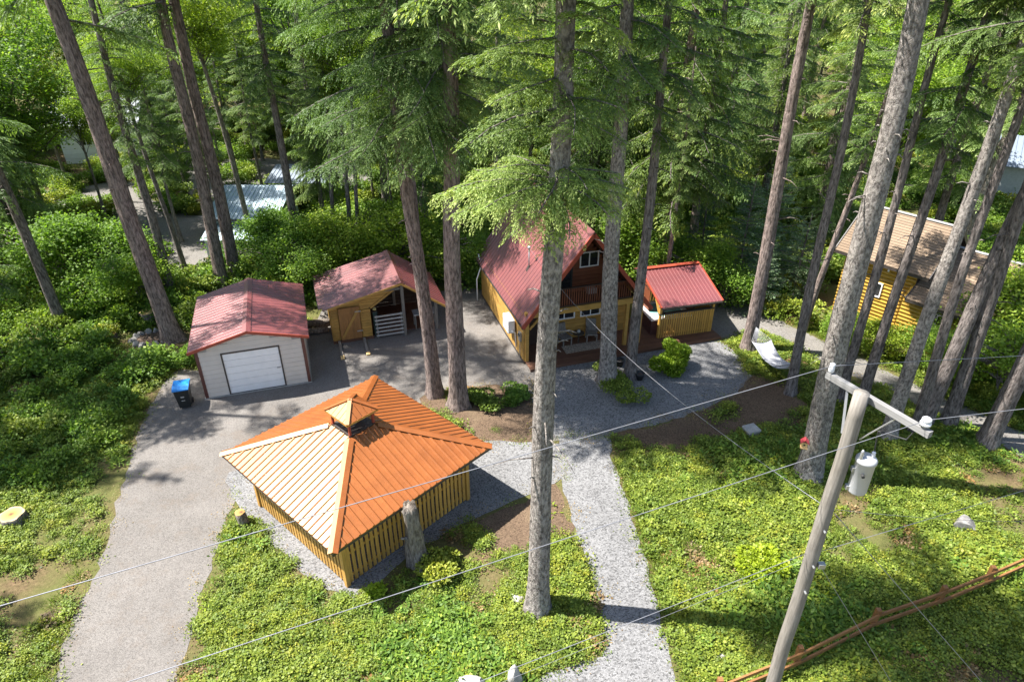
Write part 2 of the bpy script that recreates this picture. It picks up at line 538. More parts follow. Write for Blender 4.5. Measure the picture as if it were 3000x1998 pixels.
# ------------------------------------------------------------------ gazebo
gz = thing('gazebo', 'square slatted cedar gazebo with bright orange hipped metal roof and small cupola', 'gazebo', (-5.18, 17.92, 0), R(47.5))
def gazebo():
    hw, he, ze, za = 2.55, 3.18, 2.35, 3.64
    k = (za - ze) / he
    cut = he - .52                      # run of the slope up to the cupola
    zrot = [0, 90, 180, 270]
    slat = bx(-.055, .055, -.012, .012, .06, 2.2).mesh('slat', 'slat')
    post = bx(-.07, .07, -.07, .07, 0, 2.3).mesh('corner_post', 'slat')
    rail = bx(-hw, hw, .02, .06, 0, .09).mesh('rail', 'slat')
    for a in zrot:
        m = Matrix.Rotation(R(a), 4, 'Z')
        link('corner_post', post, gz, m @ Vector((hw, hw, 0)), (0, 0, R(a)))
        for z in (.25, 1.15, 2.0):
            link('rail', rail, gz, m @ Vector((0, -hw, z)), (0, 0, R(a)))
        n = 28
        for i in range(n):
            x = -hw + .16 + i * (2 * hw - .32) / (n - 1)
            link('slat', slat, gz, m @ Vector((x, -hw - .005, 0)), (0, R(random.uniform(-.4, .4)), R(a)))
        part('eave_board', MB().beam(m @ Vector((-he, -he + .03, ze - .08)), m @ Vector((he, -he + .03, ze - .08)), .035, .11), 'dark_trim', gz)
        # roof panels of this face, each cut off at the hips
        N = 26
        w = 2 * he / N
        for i in range(N):
            s0, s1 = -he + i * w, -he + (i + 1) * w
            def top(s):
                return min(he - abs(s), cut)
            def P(s, run, h):
                return m @ Vector((s, -he + run, ze + run * k + h))
            g0, g1, r1 = s0 + .004, s1 - .004, s1 - w * .22
            cross = [(g0, 0), (s0 + w * .62, 0), (s0 + w * .70, .032), (s0 + w * .88, .032), (g1, 0)]
            mb = MB()
            for s, h in cross:
                mb.v.append(tuple(P(s, 0, h)))
            for s, h in cross:
                mb.v.append(tuple(P(s, max(.002, top(s)), h)))
            for s in (g1, g0):
                mb.v.append(tuple(P(s, 0, -.03)))
            for s in (g1, g0):
                mb.v.append(tuple(P(s, max(.002, top(s)), -.03)))
            for j in range(4):
                mb.f.append((j, j + 1, j + 6, j + 5))
            mb.f += [(0, 10 + 1, 10, 4, 3, 2, 1), (5, 6, 7, 8, 9, 12, 13), (4, 10, 12, 9), (11, 0, 5, 13), (10, 11, 13, 12)]
            part('roof_panel', mb, 'orange', gz)
        # hip cap: a folded strip along the hip
        c0 = m @ Vector((he + .01, he + .01, ze + .035))
        c1 = m @ Vector((he - cut + .05, he - cut + .05, ze + cut * k + .035))
        d = (c1 - c0)
        side = d.cross(Vector((0, 0, 1))).normalized()
        dn = Vector((0, 0, -1))
        mb = MB()
        for c in (c0, c1):
            for off in (side * -.15 + dn * .030, Vector((0, 0, .03)), side * .15 + dn * .030, side * .15 + dn * .045, Vector((0, 0, .008)), side * -.15 + dn * .045):
                mb.v.append(tuple(c + off))
        for j in range(6):
            q = (j + 1) % 6
            mb.f.append((j, q, 6 + q, 6 + j))
        mb.f += [tuple(reversed(range(6))), tuple(range(6, 12))]
        part('hip_cap', mb, 'orange', gz)
    # cupola: four posts, louvre frame and a small hipped roof
    zc, hc, hr = ze + cut * k, .46, .60
    cup = part('cupola', bx(-hc - .04, hc + .04, -hc - .04, hc + .04, zc - .18, zc + .05), 'dark_trim', gz)
    for sx in (-1, 1):
        for sy in (-1, 1):
            part('post', bx(sx * hc - .035, sx * hc + .035, sy * hc - .035, sy * hc + .035, zc + .05, 3.98), 'redtrim', cup)
    part('flue', MB().lathe([(.12, zc), (.12, 3.85), (.2, 3.86), (.2, 3.93)], 14), 'steel', cup, True)
    for a in zrot:
        m = Matrix.Rotation(R(a), 4, 'Z')
        part('fascia', MB().beam(m @ Vector((-hr, -hr, 3.985)), m @ Vector((hr, -hr, 3.985)), .03, .07), 'slat', cup)
        N = 6
        w = 2 * hr / N
        kk = .39 / hr
        for i in range(N):
            s0, s1 = -hr + i * w, -hr + (i + 1) * w
            mb = MB()
            t0, t1 = hr - abs(s0), hr - abs(s1)
            q = lambda s, run, h: tuple(m @ Vector((s, -hr - .02 + run, 4.03 + run * kk + h)))
            mb.v = [q(s0, 0, 0), q(s1 - .02, 0, 0), q(s1 - .02, max(t1, .01), 0), q(s0, max(t0, .01), 0), q(s0, 0, -.02), q(s1 - .02, 0, -.02), q(s1 - .02, max(t1, .01), -.02), q(s0, max(t0, .01), -.02)]
            mb.f = [(0, 1, 2, 3), (7, 6, 5, 4), (0, 4, 5, 1), (1, 5, 6, 2), (2, 6, 7, 3), (3, 7, 4, 0)]
            part('roof_panel', mb, 'orange', cup)
        part('hip_cap', MB().beam(m @ Vector((hr + .01, hr + .01, 4.045)), m @ Vector((0, 0, 4.44)), .13, .03), 'orange', cup)
gazebo()

# ------------------------------------------------------------------ garage
ga = thing('garage', 'beige metal garage with white roll-up door and low dark red gable roof', 'garage', (-13.19, 24.24, 0), R(17.55))
def garage():
    w, d, zw = 4.37, 5.1, 2.42
    zr, ov = 3.08, .24
    sl = (zr - 2.45) / (w / 2 + ov)
    part('slab', bx(-.06, w + .06, -.06, d + .06, 0, .05), 'concrete', ga)
    part('wall_core', bx(.05, w - .05, .05, d - .05, .05, zw - .06), 'siding', ga)
    dx0, dx1, dz = 1.02, 3.28, 2.05
    h = .225
    n = 13
    def board(x0, x1, z, y=0.0, hh=h):
        mb = MB()
        z1 = z + hh - .034
        mb.prism([(x0, y + .045, z), (x0, y - .022, z), (x0, y - .002, z1 - .01), (x0, y + .012, z1 + .015), (x0, y + .045, z1 + .015)], (x1 - x0, 0, 0))
        return mb
    for i in range(n):
        z = .06 + i * h
        if z + .02 < dz:
            part('siding_board', board(.09, dx0 - .06, z), 'siding', ga)
            part('siding_board', board(dx1 + .06, w - .09, z), 'siding', ga)
        else:
            zt = z + h
            half = max(0.05, min(w / 2 - .09, (zr - .10 - zt) / sl))
            if zt > 2.42 - .02:
                if zt < zr - .1:
                    part('siding_board', board(w / 2 - half, w / 2 + half, z), 'siding', ga)
            else:
                part('siding_board', board(.09, w - .09, z), 'siding', ga)
    part('gable_wall', MB().prism([(.06, .05, zw - .1), (w - .06, .05, zw - .1), (w - .06, .05, zw), (w / 2, .05, zr - .05), (.06, .05, zw)], (0, .04, 0)), 'siding', ga)
    for x in (-.02, w - .11):
        part('corner_trim', bx(x, x + .13, -.04, .12, .02, zw), 'brown_trim', ga)
        part('corner_trim', bx(x, x + .13, d - .1, d + .04, .02, zw), 'brown_trim', ga)
    for i in range(10):
        z = .06 + i * h
        for x in (0, w):
            s = -1 if x == 0 else 1
            part('siding_board', bx(x - .045 if s > 0 else x - .012, x + .012 if s > 0 else x + .045, .14, d - .12, z, z + h - .025), 'siding', ga)
    door = part('garage_door', bx(dx0 - .02, dx1 + .02, .03, .06, .05, dz), 'white', ga)
    for i in range(6):
        z = .06 + i * (dz - .06) / 6
        part('door_panel', bx(dx0, dx1, .0, .035, z, z + (dz - .06) / 6 - .014), 'white', door)
    part('handle', bx(dx1 - .2, dx1 - .05, -.03, 0.0, 1.0, 1.04), 'steel', door)
    part('door_frame', bx(dx0 - .06, dx0, -.035, .06, .04, dz + .06).box(dx1, dx1 + .06, -.035, .06, .04, dz + .06).box(dx0 - .06, dx1 + .06, -.036, .06, dz, dz + .07).box(dx0, dx1, -.03, .02, .045, .075), 'dark_trim', ga)
    y0, y1 = -.26, d + .1
    for sx in (0, 1):
        xe = -ov if sx == 0 else w + ov
        slope_panels(ga, (xe, y0, 2.45), (xe, y1, 2.45), (w / 2, y0, zr), 'red', 20, .022)
        part('rake_trim', MB().beam((xe, y0 - .01, 2.43), (w / 2, y0 - .01, zr - .02), .04, .12), 'redtrim', ga)
        part('eave_trim', bx(xe - .02, xe + .02, y0, y1, 2.36, 2.43), 'brown_trim', ga)
    part('ridge_cap', MB().prism([(w / 2 - .18, y0 - .02, zr - .005), (w / 2, y0 - .02, zr + .055), (w / 2 + .18, y0 - .02, zr - .005), (w / 2, y0 - .02, zr + .03)], (0, y1 - y0 + .04, 0)), 'red', ga)
garage()

# ------------------------------------------------------------------ shed with open bay
sh = thing('shed', 'golden wooden shed with plank door, open bay and dark red gable roof', 'shed', (-8.72, 28.9, 0), R(18))
def shed():
    yb = 3.3
    zl, xr, zr = 2.08, 3.45, 3.0
    f = lambda x: zl + (x + .5) * (zr - zl) / (xr + .5)
    room = part('room_core', MB().prism([(.05, .08, .15), (1.85, .08, .15), (1.85, .08, f(1.85) - .12), (.05, .08, f(.05) - .12)], (0, yb - .1, 0)), 'goldy', sh)
    part('floor_frame', bx(-.02, 1.95, -.03, yb, 0, .14), 'brownwood', sh)
    h = .15
    for i in range(16):
        z = .15 + i * h
        if z + h < f(.1) - .05:
            part('siding_board', bx(.0, .34, .0, .075, z, z + h - .012), 'gold', sh)
        if z + h < 1.75:
            part('siding_board', bx(1.42, 1.9, .0, .075, z, z + h - .012), 'gold', sh)
        if z + h < 2.15:
            part('siding_board', bx(-.03, .045, .08, yb, z, z + h - .012), 'goldy', sh)
    # sloping gable boards over the door and along the roof brace
    XR = lambda z: 1.9 + (z - 1.72) * 1.5
    XL = lambda z: max(.0, (z + .1 - zl) * (xr + .5) / (zr - zl) - .5)
    for i in range(8):
        za = 1.72 + i * h
        zb = za + h - .012
        if XL(zb) + .1 < min(XR(zb), 3.3):
            x0, x1 = XL(zb), XL(za)
            lo = 1.42 if za < 1.9 else x1
            part('siding_board', MB().prism([(max(lo, x0), .005, za), (min(3.3, XR(za)), .005, za), (min(3.3, XR(zb)), .005, zb), (max(lo, x0), .005, zb)], (0, .06, 0)), 'gold', sh)
    part('gable_brace', MB().beam((1.92, -.01, 1.70), (3.38, -.01, 2.68), .06, .1), 'gold', sh)
    # plank door with a Z brace, leaning open a touch
    dr = part('door', bx(.38, 1.38, -.045, -.02, .17, 1.9), 'doorwood', sh)
    for i in range(7):
        x = .385 + i * .1425
        part('plank', bx(x, x + .136, -.07, -.045, .18, 1.88 + .02 * (i % 2)), 'doorwood', dr)
    part('brace', MB().beam((.46, -.085, .3), (1.3, -.085, 1.72), .03, .12), 'goldy', dr)
    for z in (.55, 1.62):
        part('hinge', bx(1.16, 1.44, -.1, -.07, z, z + .05), 'steel', dr)
    # open bay: posts, back wall, slat gate
    for x, y, z1 in ((3.5, -.12, 2.85), (5.14, 0, 1.68), (5.14, 3.2, 1.68), (3.5, 3.2, 2.9)):
        part('post', bx(x - .07, x + .07, y - .07, y + .07, 0, z1), 'greywood', sh)
    for i in range(11):
        z = .05 + i * .21
        xe = 5.2 if z < 1.4 else 5.2 - (z - 1.4) / .73
        part('back_board', bx(1.9, max(2.2, xe), yb - .06, yb - .02, z, z + .185), 'darkwood', sh)
    part('bay_floor', bx(1.95, 5.1, .3, yb - .07, .0, .05), 'brownwood', sh)
    part('beam', bx(1.9, 3.5, -.1, -.02, 2.5, 2.62), 'greywood', sh)
    gt = part('slat_gate', bx(2.12, 2.18, -.14, -.08, .05, 1.3).box(3.34, 3.40, -.14, -.08, .05, 1.3), 'greywood', sh)
    for i in range(6):
        z = .14 + i * .21
        part('slat', bx(2.06, 3.46, -.17, -.14, z, z + .09), 'offwhite', gt)
    # roof, left front corner cut off
    n = 15
    y0, y1 = -.45, 3.75
    wd = (y1 - y0) / n
    for i in range(n):
        ya = y0 + i * wd
        x0 = -.5 + max(0, .45 - (ya + wd - y0)) * 1.0
        slope = (zr - zl) / (xr + .5)
        mb = MB()
        pr = [(0, 0), (.7, 0), (.78, .022), (.93, .022), (.985, 0)]
        for x in (x0, xr):
            for a, hh in pr:
                mb.v.append((x, ya + a * wd, zl + (x + .5) * slope + hh))
            for a in (.985, 0):
                mb.v.append((x, ya + a * wd, zl + (x + .5) * slope - .035))
        for j in range(7):
            q = (j + 1) % 7
            mb.f.append((j, q, 7 + q, 7 + j))
        mb.f += [tuple(reversed(range(7))), tuple(range(7, 14))]
        part('roof_panel', mb, 'red', sh)
    slope_panels(sh, (5.66, y0, 1.4), (5.66, y1, 1.4), (xr, y0, zr), 'red', n, .022)
    part('rake_trim', MB().beam((-.05, y0 - .01, f(-.05) - .06), (xr, y0 - .01, zr - .05), .04, .1), 'gold', sh)
    part('rake_trim', MB().beam((5.64, y0 - .01, 1.36), (xr, y0 - .01, zr - .05), .04, .1), 'gold', sh)
    part('eave_trim', bx(-.52, -.48, y0 + .45, y1, zl - .09, zl - .02), 'dark_trim', sh)
    part('ridge_cap', MB().prism([(xr - .2, y0 - .02, zr - .02), (xr, y0 - .02, zr + .05), (xr + .15, y0 - .02, zr - .08), (xr, y0 - .02, zr + .02)], (0, y1 - y0 + .04, 0)), 'red', sh)
shed()
# things in and by the shed
sw = thing('workbench', 'pale wooden workbench standing in the open bay of the shed', 'bench', (-4.45, 30.75, 0), R(18))
part('top', bx(-.6, .6, -.3, .3, .82, .88), 'offwhite', sw)
for x in (-.55, .5):
    for y in (-.27, .22):
        part('leg', bx(x, x + .06, y, y + .06, .02, .82), 'greywood', sw)
cl = thing('green_locker', 'narrow dark green locker beside the slat gate of the shed', 'cabinet', (-6.75, 29.72, 0), R(18))
part('body', bx(-.11, .11, -.02, .3, .02, 1.35), plain('locker_green', (.03, .06, .05), .5), cl)
part('lid', bx(-.13, .13, -.04, .32, 1.35, 1.39), 'dark_trim', cl)
part('knob', MB().lathe([(.02, 0), (.09, .03), (.1, .09), (.05, .16), (.01, .17)], 12, (.0, .1, 1.39)), plain('yellow_ball', (.5, .42, .16), .6), cl, True)
for i, (x, lb) in enumerate(((.25, 'left ramp beam leading down from the shed plank door'), (1.45, 'right ramp beam leading down from the shed plank door'))):
    r = thing('ramp_beam', lb, 'ramp', (-8.72 + .951 * x, 28.9 + .309 * x, 0), R(18), 'ramp beams below the shed door')
    part('rail', MB().beam((0, -.1, .15), (0, -1.35, .05), .12, .07), 'greywood', r)
    part('foot', bx(-.09, .09, -1.62, -1.36, .01, .09), 'cutwood', r)
def log(name, label, a, b, r, mat='bark_pale', group=None):
    a, b = Vector(a), Vector(b)
    o = thing(name, label, 'log', a, 0, group)
    pts = [(b - a) * (i / 6) + Vector((0, 0, .02 * math.sin(i))) for i in range(7)]
    part('bark', MB().tube(pts, [r * (1 + .08 * math.sin(i * 2.1)) for i in range(7)], 12), mat, o, True)
    d = (b - a).normalized()
    for c, s in ((Vector(), -1), (b - a, 1)):
        part('cut_face', MB().tube([c + d * s * .002, c + d * s * .012], r * .9, 12), 'cutwood', o)
    return o
log('log', 'pale log lying uppermost between the garage and the shed', (-10.55, 30.2, .42), (-9.2, 30.55, .42), .15, group='logs by the shed')
log('log', 'pale log lying lower in front between the garage and the shed', (-10.6, 29.75, .16), (-9.3, 30.15, .16), .16, group='logs by the shed')
log('log', 'dark log on the ground behind the pale logs beside the shed', (-10.7, 30.55, .16), (-9.3, 30.9, .16), .16, 'bark_brown', 'logs by the shed')

# ------------------------------------------------------------------ cabin
cb = thing('cabin', 'two-storey golden log cabin with steep red metal roof and dark front balcony', 'cabin', (.62, 27.06, 0), R(17.55))
def window(root, x0, x1, z0, z1, y, mull=1, name='window'):
    t = .055
    mb = bx(x0 - t, x0, y - .04, y + .02, z0 - t, z1 + t).box(x1, x1 + t, y - .04, y + .02, z0 - t, z1 + t).box(x0, x1, y - .041, y + .02, z0 - t, z0).box(x0, x1, y - .041, y + .02, z1, z1 + t)
    for i in range(mull):
        c = x0 + (x1 - x0) * (i + 1) / (mull + 1)
        mb.box(c - .025, c + .025, y - .035, y + .015, z0, z1)
    wn = part(name, mb, 'white', root)
    for i in range(mull + 1):
        a = x0 + (x1 - x0) * i / (mull + 1) + .026
        b = x0 + (x1 - x0) * (i + 1) / (mull + 1) - .026
        part('pane', bx(a, b, y - .012, y, z0 + .003, z1 - .003), 'glass', wn)
def cabin():
    Wd, L = 5.86, 7.5
    xe, ze, xr, zr = -.27, 2.2, 2.93, 6.3
    k = (zr - ze) / (xr - xe)
    f = lambda x: ze + (min(x, 2 * xr - x) - xe) * k
    part('floor', bx(0, Wd, 0, L, .0, .12), 'brownwood', cb)
    # inner box of the ground floor, set back behind the porch
    part('wall_core', MB().prism([(.1, 1.55, .12), (Wd - .1, 1.55, .12), (Wd - .1, 1.55, 2.4), (xr + .1, 1.55, zr - .5), (xr - .1, 1.55, zr - .5), (.1, 1.55, 2.4)], (0, L - 1.6, 0)), 'gold', cb)
    h = .2
    for i in range(12):
        z = .12 + i * h
        part('log_board', bx(-.04, .06, .12, L, z, z + h - .014), 'goldy', cb)          # left wall
        part('log_board', bx(Wd - .06, Wd + .04, 1.5, L, z, z + h - .014), 'goldy', cb)
        part('log_board', bx(.06, Wd - .06, 1.46, 1.55, z, z + h - .014), 'gold', cb)   # porch wall
    part('foundation', bx(-.06, -.01, .02, L + .02, 0, .12), 'dark_trim', cb)
    window(cb, 1.95, 2.95, 1.3, 1.95, 1.45)
    window(cb, 3.35, 4.3, 1.3, 1.95, 1.45)
    pd = part('porch_door', bx(.55, 1.45, 1.40, 1.455, .13, 2.15), 'darkwood', cb)
    part('handle', bx(1.33, 1.38, 1.36, 1.40, 1.05, 1.15), 'steel', pd)
    # porch posts and beam
    for x in (.0, 1.1, 5.0, Wd - .14):
        if x != 1.1:
            part('post', bx(x, x + .16, -.02, .14, .12, 2.4), 'gold', cb)
    part('porch_beam', bx(-.02, Wd + .02, -.05, .16, 2.4, 2.68), 'gold', cb)
    part('knee_brace', MB().beam((.2, .06, 1.8), (.75, .06, 2.38), .09, .11), 'gold', cb)
    part('balcony_floor', bx(.35, Wd - .35, .16, 1.46, 2.55, 2.66), 'brownwood', cb)
    zb0, zb1 = 2.72, 3.6
    part('balcony_rail', bx(.62, Wd - .62, -.03, .05, zb0, zb0 + .06), 'darkwood', cb)
    part('balcony_rail', bx(1.05, Wd - 1.05, -.04, .06, zb1, zb1 + .05), 'darkwood', cb)
    nb = 40
    bal = bx(-.02, .02, -.02, .02, 0, 1).mesh('baluster', 'redwood')
    for i in range(nb):
        x = .72 + i * (Wd - 1.44) / (nb - 1)
        zt = min(zb1, f(x) - .16)
        link('baluster', bal, cb, (x, .01, zb0 + .06), (0, 0, 0), (1, 1, max(.15, zt - zb0 - .06)))
    # upper gable wall
    for i in range(17):
        z = 2.66 + i * h
        t = f(0) * 0
        x0 = xe + (z + h - ze) / k + .14
        if x0 < xr - .1:
            part('log_board', bx(x0, 2 * xr - x0, 1.40, 1.50, z, z + h - .014), 'redwood', cb)
    window(cb, 3.15, 4.0, 3.95, 4.6, 1.395)
    bd = part('balcony_door', bx(1.85, 2.75, 1.33, 1.40, 2.68, 4.75), 'black', cb)
    part('pane', bx(1.95, 2.65, 1.315, 1.33, 2.85, 4.6), 'glass', bd)
    part('balcony_box', bx(3.4, 3.85, .95, 1.3, 2.67, 2.95), 'offwhite', cb)
    # roof
    y0, y1 = -.38, 8.0
    for s in (0, 1):
        X = lambda x: x if s == 0 else 2 * xr - x
        slope_panels(cb, (X(xe), y0, ze), (X(xe), y1, ze), (xr, y0, zr), 'red', 28, .025)
        part('rake_fascia', MB().beam((X(xe), y0 - .012, ze - .06), (xr, y0 - .012, zr - .1), .05, .18), 'redtrim', cb)
        part('soffit', MB().prism([(X(xe + .05), y0 + .05, ze - .03), (xr, y0 + .05, zr - .12), (xr, y0 + .05, zr - .17), (X(xe + .05), y0 + .05, ze - .08)], (0, 1.75, 0)), 'redwood', cb)
        part('eave_trim', bx(X(xe) - .025, X(xe) + .025, y0, y1, ze - .12, ze - .03), 'dark_trim', cb)
    part('ridge_cap', MB().prism([(xr - .16, y0 - .02, zr - .16), (xr, y0 - .02, zr + .06), (xr + .16, y0 - .02, zr - .16), (xr, y0 - .02, zr + .03)], (0, y1 - y0 + .04, 0)), 'red', cb)
    vp = part('service_mast', MB().tube([(.95, 2.4, f(.95) - .1), (.95, 2.4, f(.95) + .95)], .035, 8), 'steel', cb, True)
    part('weatherhead', MB().lathe([(.05, 0), (.09, .03), (.08, .1), (.03, .14)], 10, (.95, 2.4, f(.95) + .95)), 'steel', vp, True)
    part('flashing', MB().lathe([(.16, -.16), (.06, .1)], 10, (.95, 2.4, f(.95))), 'dark_trim', vp)
    # back gable wall closes the house
    part('back_wall', MB().prism([(.05, L - .1, .1), (Wd - .05, L - .1, .1), (Wd - .05, L - .1, 2.4), (xr, L - .1, zr - .3), (.05, L - .1, 2.4)], (0, .1, 0)), 'goldy', cb)
cabin()
ac = thing('heat_pump', 'white outdoor heat pump unit mounted on the left wall of the log cabin', 'heat pump', (.62, 27.06, 0), R(17.55))
part('casing', bx(-.43, -.12, 1.25, 2.15, 1.02, 1.68), 'white', ac)
part('fan_grille', MB().tube([(-.43, 1.85, 1.35), (-.445, 1.85, 1.35)], .24, 20), 'greywall', ac)
for y in (1.4, 2.0):
    part('bracket', bx(-.44, -.04, y, y + .05, .95, 1.015), 'steel', ac)
part('pipe', MB().tube([(-.3, 1.22, 1.2), (-.14, 1.15, 1.1), (-.1, 1.1, .3)], .03, 6), 'white', ac, True)
mt = thing('electric_meter', 'grey electric meter box near the front corner of the cabin wall', 'meter', (.62, 27.06, 0), R(17.55))
part('box', bx(-.14, -.045, .42, .68, 1.0, 1.45), 'steel', mt)
part('dial', MB().tube([(-.14, .55, 1.3), (-.19, .55, 1.3)], .08, 14), 'glass', mt)
part('conduit', MB().tube([(-.09, .55, 1.0), (-.09, .55, .1)], .022, 6), 'steel', mt)
CBM = Matrix.Translation((.62, 27.06, 0)) @ Matrix.Rotation(R(17.55), 4, 'Z')
def cw(x, y, z=0):
    return CBM @ Vector((x, y, z))
# porch furniture
def chair(label, x, y, rz):
    c = thing('porch_chair', label, 'chair', cw(x, y, .12), R(17.55) + rz, 'chairs on the cabin porch')
    part('seat', bx(-.27, .27, -.25, .25, .36, .42), 'greywood', c)
    part('backrest', MB().beam((0, .24, .40), (0, .38, .98), .5, .05, (0, 1, 0)), 'greywood', c)
    for sx in (-.26, .22):
        part('leg', bx(sx, sx + .05, -.25, -.2, 0, .36), 'greywood', c)
        part('leg', bx(sx, sx + .05, .2, .25, 0, .36), 'greywood', c)
        part('armrest', bx(sx, sx + .06, -.26, .26, .58, .62), 'greywood', c)
chair('grey porch chair under the left window of the cabin', 2.35, 1.0, R(15))
chair('grey porch chair farther right under the porch windows of the cabin', 3.75, 1.0, R(-15))
pt = thing('porch_table', 'small dark round table between the two grey porch chairs', 'table', cw(3.05, .95, .12))
part('top', MB().lathe([(.28, .5), (.28, .54)], 16), 'dark_trim', pt)
part('stem', MB().lathe([(.04, 0), (.03, .5)], 8), 'dark_trim', pt)
part('pot', MB().lathe([(.06, .54), (.1, .6), (.08, .7)], 10), 'offwhite', pt, True)
rg = tag(link('rug', bx(-1.1, 1.1, -.35, .35, 0, .012).mesh('rug', 'rug'), None, cw(3.2, .45, .122), (0, 0, R(17.55))), 'patterned brown rug lying on the cabin porch', 'rug')

# ------------------------------------------------------------------ deck and hot tub shelter
dk = thing('deck', 'low reddish brown plank deck between the cabin and the hot tub shelter', 'deck', (.62, 27.06, 0), R(17.55))
for i in range(20):
    y = -.75 + i * .16
    part('deck_board', bx(-.0 if y < -.1 else 5.92, 10.0, y, y + .148, .10, .14), 'brownwood', dk)
part('skirt', bx(0, 10.0, -.76, -.72, .0, .10), 'brownwood', dk)
part('skirt', bx(9.96, 10.0, -.72, 2.4, .0, .10), 'brownwood', dk)
hs = thing('hot_tub_shelter', 'slatted golden hot tub shelter with sloping red metal roof', 'shelter', (7.17, 29.25, 0), R(14.5))
def shelter():
    w, d = 2.94, 2.35
    for x, z in ((0, 1.95), (w - .12, 1.95)):
        part('post', bx(x, x + .12, 0, .12, .1, z), 'slat', hs)
        part('post', bx(x, x + .12, d - .12, d, .1, 2.72), 'slat', hs)
    part('beam', bx(-.1, w + .1, .01, .11, 1.93, 2.05), 'slat', hs)
    part('beam', bx(-.1, w + .1, d - .11, d - .01, 2.68, 2.8), 'slat', hs)
    for x in (.02, w - .1):
        part('rafter', MB().beam((x + .04, -.3, 1.93), (x + .04, d + .05, 2.78), .07, .12), 'slat', hs)
    n = 24
    sl_ = bx(-.042, .042, -.02, .012, .02, 1.42).mesh('slat', 'slat')
    for i in range(n):
        link('slat', sl_, hs, (.06 + i * (w - .12) / (n - 1), -.005, 0), (0, 0, R(random.uniform(-3, 3))))
    part('cap_rail', bx(-.02, w + .02, -.04, .13, 1.42, 1.47), 'dark_trim', hs)
    part('rail', bx(.12, w - .12, .012, .05, .3, .4), 'slat', hs)
    sl2 = bx(-.012, .012, -.06, .06, .1, 1.9).mesh('slat', 'slat')
    for i in range(15):
        link('slat', sl2, hs, (w + .005, .2 + i * .145, 0))
    for i in range(20):
        link('slat', sl_, hs, (.06 + i * (w - .12) / 19, d - .02, 0), (0, 0, 0), (1, 1, 1.55))
    part('lattice', bx(0.0, .03, 1.25, d - .12, .1, 2.3), 'redwood', hs)
    part('knee_brace', MB().beam((.06, .1, 1.3), (.06, .75, 2.1), .08, .09), 'slat', hs)
    part('knee_brace', MB().beam((.15, .06, 1.5), (.55, .06, 1.95), .05, .07), 'dark_trim', hs)
    part('knee_brace', MB().beam((w - .15, .06, 1.5), (w - .55, .06, 1.95), .05, .07), 'dark_trim', hs)
    slope_panels(hs, (-.12, -.36, 2.0), (w + .14, -.36, 2.0), (-.12, 2.35, 2.84), 'red', 17, .02)
    slope_panels(hs, (-.12, 3.1, 2.58), (w + .14, 3.1, 2.58), (-.12, 2.35, 2.84), 'red', 17, .02)
    part('ridge_cap', MB().beam((-.14, 2.34, 2.875), (w + .16, 2.34, 2.875), .26, .03), 'redtrim', hs)
    for x in (-.14, w + .15):
        part('rake_trim', MB().beam((x, -.38, 2.01), (x, 2.35, 2.86), .07, .07), 'redtrim', hs)
    part('gutter', bx(-.12, w + .14, -.42, -.37, 1.90, 1.98), 'dark_trim', hs)
shelter()
ht = thing('hot_tub', 'square hot tub with pale rim and open water under the red shelter roof', 'hot tub', (7.25, 29.55, .14), R(14.5))
part('cabinet', bx(-.35, 1.75, .1, 1.95, 0, .8), 'maroon', ht)
part('rim', bx(-.4, 1.8, .05, .3, .8, .88).box(-.4, 1.8, 1.75, 2.0, .8, .88).box(-.4, -.15, .3, 1.75, .8, .88).box(1.55, 1.8, .3, 1.75, .8, .88), 'tubshell', ht)
part('water', bx(-.15, 1.55, .3, 1.75, .80, .83), 'water', ht)
part('cover', MB().beam((1.85, .1, 1.0), (1.85, 1.9, 1.0), .1, .7), 'brownwood', ht)

